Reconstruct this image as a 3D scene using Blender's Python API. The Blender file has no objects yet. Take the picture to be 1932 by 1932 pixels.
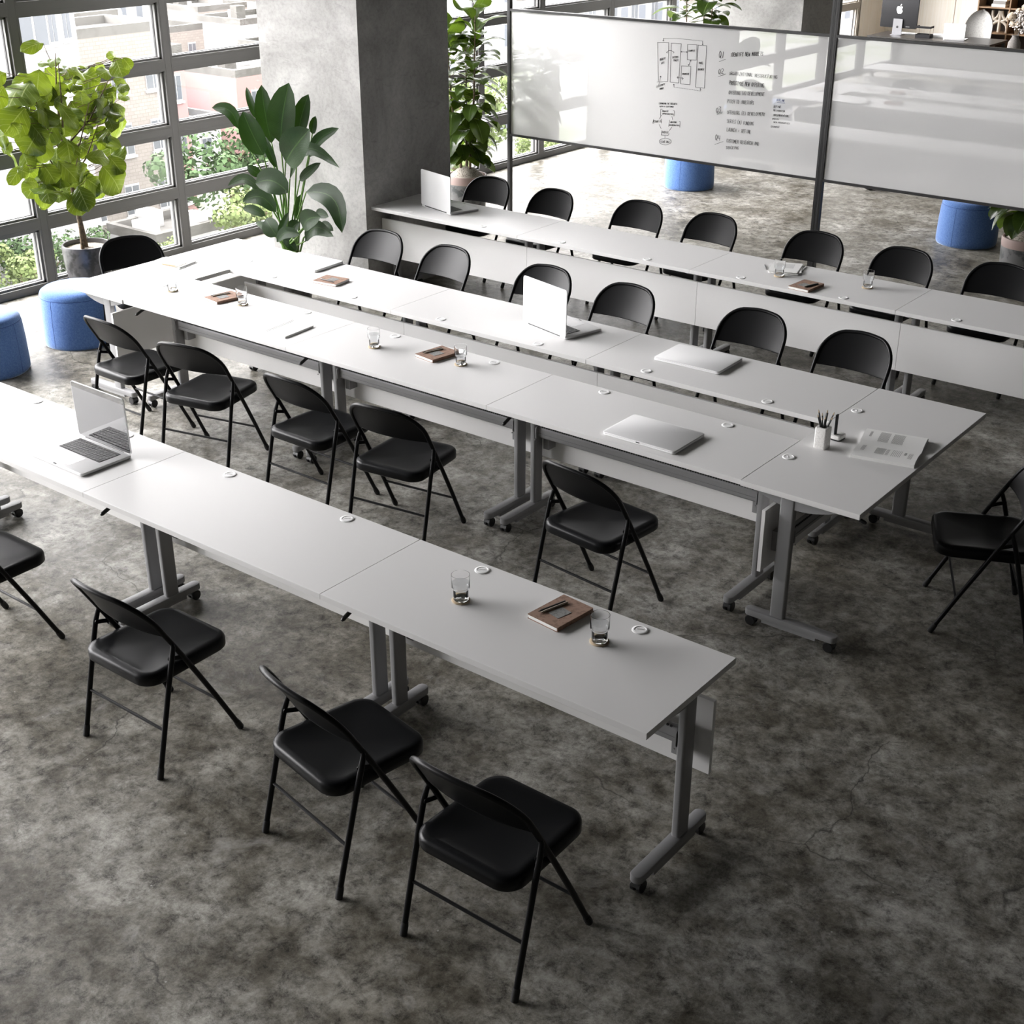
import bpy, bmesh, math, random
from mathutils import Vector, Matrix
sc = bpy.context.scene
COL = sc.collection
PI = math.pi
def R(d): return math.radians(d)

# ---------------------------------------------------------------- camera, sky, exposure
cam_d = bpy.data.cameras.new('camera')
cam = bpy.data.objects.new('camera', cam_d); COL.objects.link(cam)
cam.location = (1.6149, -4.6671, 3.3214)
cam.rotation_euler = (1.1163, 0.0, 0.6626)
cam_d.sensor_width = 36.0; cam_d.lens = 47.337
cam_d.clip_start = 0.05; cam_d.clip_end = 1000
sc.camera = cam
w = bpy.data.worlds.new('sky'); sc.world = w; w.use_nodes = True
nt = w.node_tree; bg = nt.nodes['Background']
# hazy sky: pale all round, much brighter where the veiled sun stands, out beyond the window wall
tcw = nt.nodes.new('ShaderNodeTexCoord')
vd = nt.nodes.new('ShaderNodeVectorMath'); vd.operation = 'DOT_PRODUCT'
sd = Vector((-1.0, -0.45, 1.0)).normalized(); vd.inputs[1].default_value = sd
nt.links.new(tcw.outputs['Generated'], vd.inputs[0])
mx0 = nt.nodes.new('ShaderNodeMath'); mx0.operation = 'MAXIMUM'; mx0.inputs[1].default_value = 0.0; nt.links.new(vd.outputs['Value'], mx0.inputs[0])
pw = nt.nodes.new('ShaderNodeMath'); pw.operation = 'POWER'; pw.inputs[1].default_value = 7.0; nt.links.new(mx0.outputs[0], pw.inputs[0])
ma = nt.nodes.new('ShaderNodeMath'); ma.operation = 'MULTIPLY_ADD'; ma.inputs[1].default_value = 50.0; ma.inputs[2].default_value = 8.5; nt.links.new(pw.outputs[0], ma.inputs[0])
bg.inputs[0].default_value = (1.0, 0.97, 0.985, 1); nt.links.new(ma.outputs[0], bg.inputs[1])
pl = bpy.data.lights.new('window_portal', 'AREA'); pl.shape = 'RECTANGLE'; pl.size = 4.3; pl.size_y = 24.4
pl.cycles.is_portal = True
plo = bpy.data.objects.new('window_portal', pl); COL.objects.link(plo)
plo.location = (-8.46, 5.1, 2.15); plo.rotation_euler = (0, -PI/2, 0)
sc.view_settings.view_transform = 'Standard'; sc.view_settings.look = 'None'
sc.view_settings.gamma = 1.0; sc.view_settings.use_curve_mapping = False
sc.view_settings.exposure = 0.2
sc.cycles.use_denoising = True
sc.cycles.max_bounces = 10; sc.cycles.diffuse_bounces = 5; sc.cycles.glossy_bounces = 4
sc.cycles.transmission_bounces = 10; sc.cycles.transparent_max_bounces = 24
sc.cycles.sample_clamp_indirect = 8.0; sc.cycles.caustics_refractive = False; sc.cycles.caustics_reflective = False

# ---------------------------------------------------------------- materials
def mat(name, color, rough=0.5, metal=0.0, spec=0.5, coat=0.0, coatr=0.05):
    m = bpy.data.materials.new(name); m.use_nodes = True
    b = m.node_tree.nodes['Principled BSDF']
    b.inputs['Base Color'].default_value = (*color, 1); b.inputs['Roughness'].default_value = rough
    b.inputs['Metallic'].default_value = metal; b.inputs['Specular IOR Level'].default_value = spec
    b.inputs['Coat Weight'].default_value = coat; b.inputs['Coat Roughness'].default_value = coatr
    return m
def nd(m, typ, **kw):
    n = m.node_tree.nodes.new(typ)
    for k, v in kw.items():
        if hasattr(n, k): setattr(n, k, v)
    return n
def lk(m, a, b): m.node_tree.links.new(a, b)
def BS(m): return m.node_tree.nodes['Principled BSDF']
def ramp(m, src, stops, interp='LINEAR'):
    r = nd(m, 'ShaderNodeValToRGB'); lk(m, src, r.inputs[0]); cr = r.color_ramp; cr.interpolation = interp
    while len(cr.elements) < len(stops): cr.elements.new(0.5)
    for e, (p, c) in zip(cr.elements, stops):
        e.position = p; e.color = (*c, 1) if len(c) == 3 else (c[0], c[0], c[0], 1)
    return r.outputs[0]
def noise(m, scale, detail=6, rough=0.6, coord='Object', mapping=None, dist=0.0):
    tc = nd(m, 'ShaderNodeTexCoord'); n = nd(m, 'ShaderNodeTexNoise')
    n.inputs['Scale'].default_value = scale; n.inputs['Detail'].default_value = detail
    n.inputs['Roughness'].default_value = rough; n.inputs['Distortion'].default_value = dist
    src = tc.outputs[coord]
    if mapping:
        mp = nd(m, 'ShaderNodeMapping'); mp.inputs['Scale'].default_value = mapping; lk(m, src, mp.inputs[0]); src = mp.outputs[0]
    lk(m, src, n.inputs['Vector']); return n.outputs[0]
def mixc(m, f, a, b, mode='MIX'):
    n = nd(m, 'ShaderNodeMix', data_type='RGBA', blend_type=mode)
    for s, v in ((0, f), (6, a), (7, b)):
        if isinstance(v, (int, float)): n.inputs[s].default_value = v
        elif isinstance(v, tuple): n.inputs[s].default_value = (*v, 1)
        else: lk(m, v, n.inputs[s])
    return n.outputs[2]
def mth(m, op, a, b=0.0, c=None):
    n = nd(m, 'ShaderNodeMath', operation=op)
    for i, v in enumerate((a, b, c)):
        if v is None: continue
        if isinstance(v, (int, float)): n.inputs[i].default_value = v
        else: lk(m, v, n.inputs[i])
    return n.outputs[0]
def bump(m, h, strength=0.2, distance=0.01):
    b = nd(m, 'ShaderNodeBump'); b.inputs['Strength'].default_value = strength; b.inputs['Distance'].default_value = distance
    lk(m, h, b.inputs['Height']); lk(m, b.outputs[0], BS(m).inputs['Normal'])

def make_floor_mat():
    m = mat('polished_concrete_floor', (0.2, 0.19, 0.18), 0.42, spec=0.2)
    big = noise(m, 0.55, 5, 0.55, dist=0.6)
    mid = noise(m, 2.6, 12, 0.80, dist=0.15)
    fine = noise(m, 13, 12, 0.85, dist=0.25)
    base = ramp(m, mid, [(0.30, (0.055, 0.05, 0.04)), (0.43, (0.12, 0.112, 0.095)), (0.52, (0.225, 0.218, 0.20)), (0.66, (0.42, 0.412, 0.395))])
    tint = ramp(m, big, [(0.32, (0.66, 0.63, 0.56)), (0.5, (0.98, 0.97, 0.93)), (0.68, (1.25, 1.25, 1.25))])
    c = mixc(m, 1.0, base, tint, 'MULTIPLY')
    fr = ramp(m, fine, [(0.38, (0.10, 0.095, 0.09)), (0.47, (0.82, 0.82, 0.81)), (0.56, (1.35, 1.35, 1.35))])
    c = mixc(m, 0.85, c, fr, 'MULTIPLY')
    # dark blotchy stains
    st = noise(m, 6.5, 12, 0.85, dist=0.5)
    stm = ramp(m, st, [(0.30, (1,)), (0.42, (0,))])
    zone = ramp(m, noise(m, 1.1, 4, 0.6), [(0.42, (0,)), (0.62, (1,))])
    c = mixc(m, mth(m, 'MULTIPLY', stm, mth(m, 'MULTIPLY', zone, 0.75)), c, (0.03, 0.03, 0.028))
    # thin wandering dark veins and worn specks
    vn = noise(m, 6.0, 14, 0.78, dist=0.4)
    vl = ramp(m, mth(m, 'ABSOLUTE', mth(m, 'SUBTRACT', vn, 0.47)), [(0.0, (1,)), (0.012, (0,))])
    vz = ramp(m, noise(m, 1.7, 5, 0.65), [(0.47, (0,)), (0.6, (0.62,))])
    c = mixc(m, mth(m, 'MULTIPLY', vl, vz), c, (0.03, 0.028, 0.025))
    pl_ = ramp(m, noise(m, 4.2, 10, 0.72, dist=0.6), [(0.56, (0,)), (0.70, (0.55,))])
    c = mixc(m, pl_, c, (0.40, 0.39, 0.37))
    # hairline cracks
    tc = nd(m, 'ShaderNodeTexCoord'); dn = nd(m, 'ShaderNodeTexNoise'); dn.inputs['Scale'].default_value = 2.2; dn.inputs['Detail'].default_value = 8
    lk(m, tc.outputs['Object'], dn.inputs['Vector'])
    va = nd(m, 'ShaderNodeVectorMath', operation='MULTIPLY_ADD'); lk(m, dn.outputs['Color'], va.inputs[0]); va.inputs[1].default_value = (0.55, 0.55, 0); lk(m, tc.outputs['Object'], va.inputs[2])
    vo = nd(m, 'ShaderNodeTexVoronoi', feature='DISTANCE_TO_EDGE'); vo.inputs['Scale'].default_value = 0.62; lk(m, va.outputs[0], vo.inputs['Vector'])
    ck = ramp(m, vo.outputs['Distance'], [(0.0, (1,)), (0.0028, (0,))])
    ckz = ramp(m, noise(m, 0.9, 3, 0.5), [(0.5, (0,)), (0.56, (0.75,))])
    c = mixc(m, mth(m, 'MULTIPLY', ck, ckz), c, (0.025, 0.024, 0.022))
    # tiny pale aggregate flecks
    v2 = nd(m, 'ShaderNodeTexVoronoi'); v2.inputs['Scale'].default_value = 16; v2.inputs['Randomness'].default_value = 1; lk(m, tc.outputs['Object'], v2.inputs['Vector'])
    fl = ramp(m, v2.outputs['Distance'], [(0.045, (0.7,)), (0.07, (0,))])
    flz = ramp(m, noise(m, 7, 2, 0.5), [(0.56, (0,)), (0.6, (1,))])
    c = mixc(m, mth(m, 'MULTIPLY', fl, flz), c, (0.5, 0.49, 0.46))
    lk(m, c, BS(m).inputs['Base Color'])
    rr = ramp(m, mid, [(0.3, (0.28,)), (0.55, (0.46,)), (0.75, (0.36,))])
    lk(m, rr, BS(m).inputs['Roughness'])
    bump(m, mixc(m, 0.5, mid, fine), 0.3, 0.006)
    return m
def make_concrete(name, lo, mi, hi, scale=1.6):
    m = mat(name, mi, 0.75, spec=0.3)
    n1 = noise(m, scale, 8, 0.6, dist=0.8)
    c = ramp(m, n1, [(0.3, lo), (0.52, mi), (0.7, hi)])
    n2 = noise(m, 30, 6, 0.7); c = mixc(m, 0.35, c, ramp(m, n2, [(0.35, (0.6, 0.6, 0.6)), (0.55, (1.05, 1.05, 1.05))]), 'MULTIPLY')
    n3 = noise(m, 3.5, 8, 0.75, mapping=(1, 1, 3), dist=1.5)
    c = mixc(m, 0.5, c, ramp(m, n3, [(0.36, (0.72, 0.72, 0.72)), (0.44, (1, 1, 1))]), 'MULTIPLY')
    lk(m, c, BS(m).inputs['Base Color']); bump(m, n2, 0.25, 0.006); return m
def make_leaf(name, dark, light, vein, trans, tcol, nveins=7, rough=0.35, vstr=0.6, coat=0.0):
    m = mat(name, dark, rough, spec=0.24, coat=coat, coatr=0.15)
    uv = nd(m, 'ShaderNodeUVMap'); sx = nd(m, 'ShaderNodeSeparateXYZ'); lk(m, uv.outputs[0], sx.inputs[0])
    t = sx.outputs['X']; s = mth(m, 'ABSOLUTE', mth(m, 'SUBTRACT', sx.outputs['Y'], 0.5))
    mid = mth(m, 'LESS_THAN', s, 0.018)
    ph = mth(m, 'FRACT', mth(m, 'SUBTRACT', mth(m, 'MULTIPLY', t, nveins), mth(m, 'MULTIPLY', s, nveins * 0.62)))
    lat = ramp(m, ph, [(0.0, (1,)), (0.07, (0,)), (0.93, (0,)), (1.0, (1,))])
    v = mth(m, 'MAXIMUM', mid, mth(m, 'MULTIPLY', lat, vstr))
    n = noise(m, 5, 4, 0.6)
    c = ramp(m, n, [(0.35, dark), (0.68, light)])
    c = mixc(m, v, c, vein)
    lk(m, c, BS(m).inputs['Base Color'])
    bmp = nd(m, 'ShaderNodeBump'); bmp.inputs['Strength'].default_value = 0.5; bmp.inputs['Distance'].default_value = 0.006
    lk(m, v, bmp.inputs['Height']); lk(m, bmp.outputs[0], BS(m).inputs['Normal'])
    tr = nd(m, 'ShaderNodeBsdfTranslucent'); tcx = mixc(m, mth(m, 'MULTIPLY', v, 0.5), tcol, vein); lk(m, tcx, tr.inputs['Color'])
    mx = nd(m, 'ShaderNodeMixShader'); mx.inputs[0].default_value = trans
    lk(m, BS(m).outputs[0], mx.inputs[1]); lk(m, tr.outputs[0], mx.inputs[2])
    out = m.node_tree.nodes['Material Output']; lk(m, mx.outputs[0], out.inputs['Surface'])
    return m
def make_pane(name, tint=(0.985, 0.99, 0.985), f0=0.04):
    m = bpy.data.materials.new(name); m.use_nodes = True; t = m.node_tree; t.nodes.remove(t.nodes['Principled BSDF'])
    tp = t.nodes.new('ShaderNodeBsdfTransparent'); tp.inputs[0].default_value = (*tint, 1)
    gl = t.nodes.new('ShaderNodeBsdfGlossy'); gl.inputs['Roughness'].default_value = 0.0
    lw = t.nodes.new('ShaderNodeLayerWeight'); lw.inputs[0].default_value = 0.5
    p5 = t.nodes.new('ShaderNodeMath'); p5.operation = 'POWER'; p5.inputs[1].default_value = 5.0; t.links.new(lw.outputs['Facing'], p5.inputs[0])
    fr = t.nodes.new('ShaderNodeMath'); fr.operation = 'MULTIPLY_ADD'; fr.inputs[1].default_value = 1-f0; fr.inputs[2].default_value = f0; t.links.new(p5.outputs[0], fr.inputs[0])
    mx = t.nodes.new('ShaderNodeMixShader'); t.links.new(fr.outputs[0], mx.inputs[0]); t.links.new(tp.outputs[0], mx.inputs[1]); t.links.new(gl.outputs[0], mx.inputs[2])
    t.links.new(mx.outputs[0], t.nodes['Material Output'].inputs['Surface']); return m
def make_speckle(name, base, speck, scale=60, rough=0.6):
    m = mat(name, base, rough); n = noise(m, scale, 3, 0.6)
    lk(m, ramp(m, n, [(0.40, speck), (0.5, base)]), BS(m).inputs['Base Color']); return m
def make_facade(name, wall, win, bw, bh, ww=0.4):
    m = mat(name, wall, 0.9, spec=0.1)
    tc = nd(m, 'ShaderNodeTexCoord'); s = nd(m, 'ShaderNodeSeparateXYZ'); lk(m, tc.outputs['Object'], s.inputs[0])
    h = mth(m, 'ADD', s.outputs['X'], s.outputs['Y'])
    a = mth(m, 'FRACT', mth(m, 'DIVIDE', h, bw)); b = mth(m, 'FRACT', mth(m, 'DIVIDE', s.outputs['Z'], bh))
    ia = mth(m, 'MULTIPLY', mth(m, 'GREATER_THAN', a, 0.5 - ww / 2), mth(m, 'LESS_THAN', a, 0.5 + ww / 2))
    ib = mth(m, 'MULTIPLY', mth(m, 'GREATER_THAN', b, 0.25), mth(m, 'LESS_THAN', b, 0.75))
    g = nd(m, 'ShaderNodeNewGeometry'); gs = nd(m, 'ShaderNodeSeparateXYZ'); lk(m, g.outputs['Normal'], gs.inputs[0])
    side = mth(m, 'LESS_THAN', mth(m, 'ABSOLUTE', gs.outputs['Z']), 0.5)
    f = mth(m, 'MULTIPLY', mth(m, 'MULTIPLY', ia, ib), side)
    n = noise(m, 0.6, 4, 0.6); wc = mixc(m, 0.4, wall, ramp(m, n, [(0.3, tuple(x * 0.75 for x in wall)), (0.7, wall)]))
    lk(m, mixc(m, f, wc, win), BS(m).inputs['Base Color']); return m

M = {}
M['floor'] = make_floor_mat()
M['column'] = make_concrete('bare_plastered_concrete', (0.24, 0.235, 0.228), (0.37, 0.365, 0.355), (0.50, 0.495, 0.485), 1.3)
M['wall'] = make_concrete('grey_wall_plaster', (0.10, 0.10, 0.098), (0.14, 0.14, 0.135), (0.17, 0.17, 0.165), 0.9)
M['whitewall'] = make_concrete('pale_wall_paint', (0.42, 0.42, 0.41), (0.48, 0.48, 0.47), (0.52, 0.52, 0.51), 0.9)
M['ceil'] = make_concrete('raw_ceiling_concrete', (0.10, 0.10, 0.10), (0.14, 0.14, 0.138), (0.18, 0.18, 0.175), 0.9)
M['frame'] = mat('grey_window_aluminium', (0.15, 0.148, 0.145), 0.45, spec=0.4)
M['beige_frame'] = mat('beige_window_frame', (0.45, 0.41, 0.36), 0.5)
M['gasket'] = mat('black_rubber', (0.012, 0.012, 0.013), 0.6)
M['pane'] = make_pane('window_glass')
M['laminate'] = mat('white_laminate', (0.76, 0.755, 0.75), 0.38, spec=0.4)
M['panel'] = mat('white_board_panel', (0.84, 0.835, 0.83), 0.45, spec=0.4)
M['steel'] = mat('grey_powder_coated_steel', (0.27, 0.27, 0.275), 0.42, spec=0.5)
M['cap'] = mat('white_plastic', (0.93, 0.93, 0.93), 0.35)
M['black'] = mat('black_plastic', (0.012, 0.012, 0.013), 0.4)
M['chair'] = mat('black_powder_coated_steel', (0.007, 0.0072, 0.0078), 0.36, spec=0.16)
M['seat'] = mat('black_seat_steel', (0.006, 0.0065, 0.0075), 0.31, spec=0.18)
M['tip'] = mat('black_rubber_tip', (0.008, 0.008, 0.008), 0.7)
M['alu'] = mat('silver_aluminium', (0.86, 0.86, 0.865), 0.4, metal=0.0, spec=0.5)
M['screen'] = mat('glossy_black_screen', (0.02, 0.02, 0.022), 0.03, spec=1.0, coat=1.0, coatr=0.0)
M['key'] = mat('dark_keys', (0.012, 0.0125, 0.014), 0.45, spec=0.3)
M['pad'] = mat('trackpad', (0.62, 0.62, 0.63), 0.3, metal=0.2)
M['paper'] = mat('white_paper', (0.9, 0.9, 0.885), 0.8, spec=0.2)
M['ink'] = mat('black_ink', (0.03, 0.03, 0.035), 0.7)
M['ink_grey'] = mat('grey_print', (0.25, 0.25, 0.25), 0.8)
M['ink_blue'] = mat('blue_ink', (0.02, 0.05, 0.2), 0.7)
M['ink_pink'] = mat('pale_pink_print', (0.75, 0.5, 0.5), 0.8)
M['kraft'] = make_speckle('brown_kraft_cover', (0.32, 0.20, 0.145), (0.23, 0.14, 0.10), 45, 0.8)
M['card'] = make_speckle('grey_felt_card', (0.27, 0.27, 0.26), (0.18, 0.18, 0.18), 90, 0.9)
M['pencup'] = make_speckle('speckled_terrazzo', (0.80, 0.79, 0.77), (0.66, 0.65, 0.63), 240, 0.7)
M['wood'] = mat('pale_wood', (0.5, 0.36, 0.22), 0.6)
M['cork'] = mat('beige_cork', (0.5, 0.4, 0.27), 0.8)
M['glass'] = mat('drinking_glass', (1, 1, 1), 0.0); BS(M['glass']).inputs['Transmission Weight'].default_value = 1.0; BS(M['glass']).inputs['IOR'].default_value = 1.3
M['water'] = make_pane('water', (0.93, 0.94, 0.945), 0.08)
mp = mat('blue_felt', (0.10, 0.19, 0.43), 0.95, spec=0.15); BS(mp).inputs['Sheen Weight'].default_value = 0.9; BS(mp).inputs['Sheen Roughness'].default_value = 0.4
BS(mp).inputs['Sheen Tint'].default_value = (0.75, 0.85, 1, 1)
nn = noise(mp, 90, 4, 0.7); lk(mp, ramp(mp, nn, [(0.35, (0.075, 0.15, 0.38)), (0.65, (0.125, 0.23, 0.48))]), BS(mp).inputs['Base Color']); bump(mp, nn, 0.4, 0.002)
M['felt'] = mp
M['seam'] = mat('dark_blue_thread', (0.02, 0.05, 0.2), 0.9)
M['board'] = mat('white_back_painted_glass', (0.93, 0.93, 0.93), 0.02, spec=0.5, coat=1.0, coatr=0.0); BS(M['board']).inputs['Coat IOR'].default_value = 2.1
M['boardframe'] = mat('dark_anodised_frame', (0.035, 0.035, 0.036), 0.35, spec=0.5)
M['fig'] = make_leaf('fiddle_leaf', (0.06, 0.105, 0.02), (0.13, 0.18, 0.03), (0.30, 0.36, 0.12), 0.26, (0.25, 0.34, 0.02), 6, 0.30, 0.7, coat=0.5)
M['strel'] = make_leaf('bird_of_paradise_leaf', (0.006, 0.018, 0.004), (0.012, 0.036, 0.008), (0.04, 0.085, 0.02), 0.08, (0.08, 0.2, 0.02), 26, 0.34, 0.15)
M['rubber'] = make_leaf('rubber_plant_leaf', (0.012, 0.02, 0.008), (0.035, 0.065, 0.012), (0.10, 0.15, 0.04), 0.16, (0.22, 0.36, 0.03), 18, 0.2, 0.08, coat=0.2)
M['stem'] = mat('green_stalk', (0.13, 0.25, 0.05), 0.5)
M['bark'] = make_speckle('brown_bark', (0.16, 0.115, 0.07), (0.08, 0.06, 0.04), 40, 0.85)
M['soil'] = make_speckle('pale_gravel_mulch', (0.42, 0.38, 0.33), (0.14, 0.12, 0.10), 90, 0.95)
M['pot_dark'] = make_speckle('dark_grey_glazed_pot', (0.085, 0.082, 0.085), (0.03, 0.03, 0.03), 9, 0.28)
M['pot_rim'] = mat('dusty_pink_rim', (0.30, 0.22, 0.20), 0.6)
M['pot_mottled'] = make_speckle('mottled_grey_pot', (0.13, 0.13, 0.13), (0.05, 0.055, 0.055), 14, 0.4)
M['cream'] = mat('cream_wood_panel', (0.80, 0.73, 0.62), 0.6)
ng = noise(M['cream'], 3, 6, 0.6, mapping=(14, 14, 0.6)); lk(M['cream'], ramp(M['cream'], ng, [(0.35, (0.90, 0.84, 0.74)), (0.6, (0.95, 0.91, 0.84))]), BS(M['cream']).inputs['Base Color'])
M['darkwood'] = mat('dark_walnut', (0.05, 0.03, 0.02), 0.5)
M['shelfwood'] = mat('brown_shelf_board', (0.30, 0.19, 0.11), 0.5)
M['desk'] = mat('black_desktop', (0.03, 0.028, 0.027), 0.3)
M['imac'] = mat('graphite_computer_back', (0.02, 0.02, 0.022), 0.6, spec=0.2)
M['stand'] = mat('space_grey_stand', (0.2, 0.2, 0.21), 0.3, metal=0.6)
M['logo'] = mat('polished_white_logo', (0.8, 0.8, 0.8), 0.3)
M['uphol'] = make_speckle('light_grey_fabric', (0.42, 0.415, 0.40), (0.34, 0.335, 0.32), 60, 0.95)
M['ceramic'] = mat('cream_ceramic', (0.58, 0.52, 0.44), 0.7)
M['vase'] = make_speckle('rough_grey_vase', (0.15, 0.14, 0.13), (0.09, 0.085, 0.08), 80, 0.95)
M['flower'] = make_speckle('dried_beige_bloom', (0.42, 0.35, 0.27), (0.22, 0.17, 0.12), 60, 0.95)
M['flower_w'] = mat('dried_white_bloom', (0.5, 0.47, 0.45), 0.9)
M['bookbox'] = mat('grey_book_cloth', (0.3, 0.29, 0.28), 0.8)
# outdoors
M['ground'] = make_speckle('city_ground', (0.13, 0.135, 0.12), (0.08, 0.095, 0.055), 0.15, 1.0)
M['stucco'] = mat('white_stucco', (0.29, 0.29, 0.29), 0.9)
M['brickb'] = mat('beige_brick', (0.29, 0.26, 0.235), 0.9)
_m = M['brickb']; _t = nd(_m, 'ShaderNodeTexCoord'); _s = nd(_m, 'ShaderNodeSeparateXYZ'); lk(_m, _t.outputs['Object'], _s.inputs[0])
_c = nd(_m, 'ShaderNodeCombineXYZ'); lk(_m, mth(_m, 'ADD', _s.outputs['X'], _s.outputs['Y']), _c.inputs[0]); lk(_m, _s.outputs['Z'], _c.inputs[1])
_b = nd(_m, 'ShaderNodeTexBrick'); lk(_m, _c.outputs[0], _b.inputs['Vector']); _b.inputs['Scale'].default_value = 1.3
_b.inputs['Color1'].default_value = (0.21, 0.19, 0.17, 1); _b.inputs['Color2'].default_value = (0.18, 0.16, 0.145, 1); _b.inputs['Mortar'].default_value = (0.15, 0.135, 0.12, 1)
lk(_m, _b.outputs[0], BS(_m).inputs['Base Color'])
M['pinkish'] = mat('pink_render', (0.26, 0.16, 0.15), 0.9)
M['roofing'] = make_speckle('pale_roofing', (0.10, 0.097, 0.09), (0.075, 0.072, 0.066), 0.4, 0.95)
M['winframe'] = mat('white_window_frame', (0.36, 0.36, 0.36), 0.7)
M['winglass'] = mat('grey_far_window', (0.07, 0.078, 0.09), 0.3)
M['far_a'] = make_facade('far_white_facade', (0.27, 0.27, 0.265), (0.13, 0.14, 0.16), 2.6, 3.0)
M['far_b'] = make_facade('far_cream_facade', (0.24, 0.225, 0.205), (0.12, 0.13, 0.145), 3.0, 3.2)
M['far_c'] = make_facade('far_grey_facade', (0.28, 0.27, 0.25), (0.14, 0.15, 0.17), 2.2, 2.9, 0.35)
M['tree_a'] = mat('bright_tree_leaves', (0.115, 0.15, 0.055), 0.8, spec=0.2)
M['tree_b'] = mat('deep_tree_leaves', (0.05, 0.085, 0.035), 0.8, spec=0.2)

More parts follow.
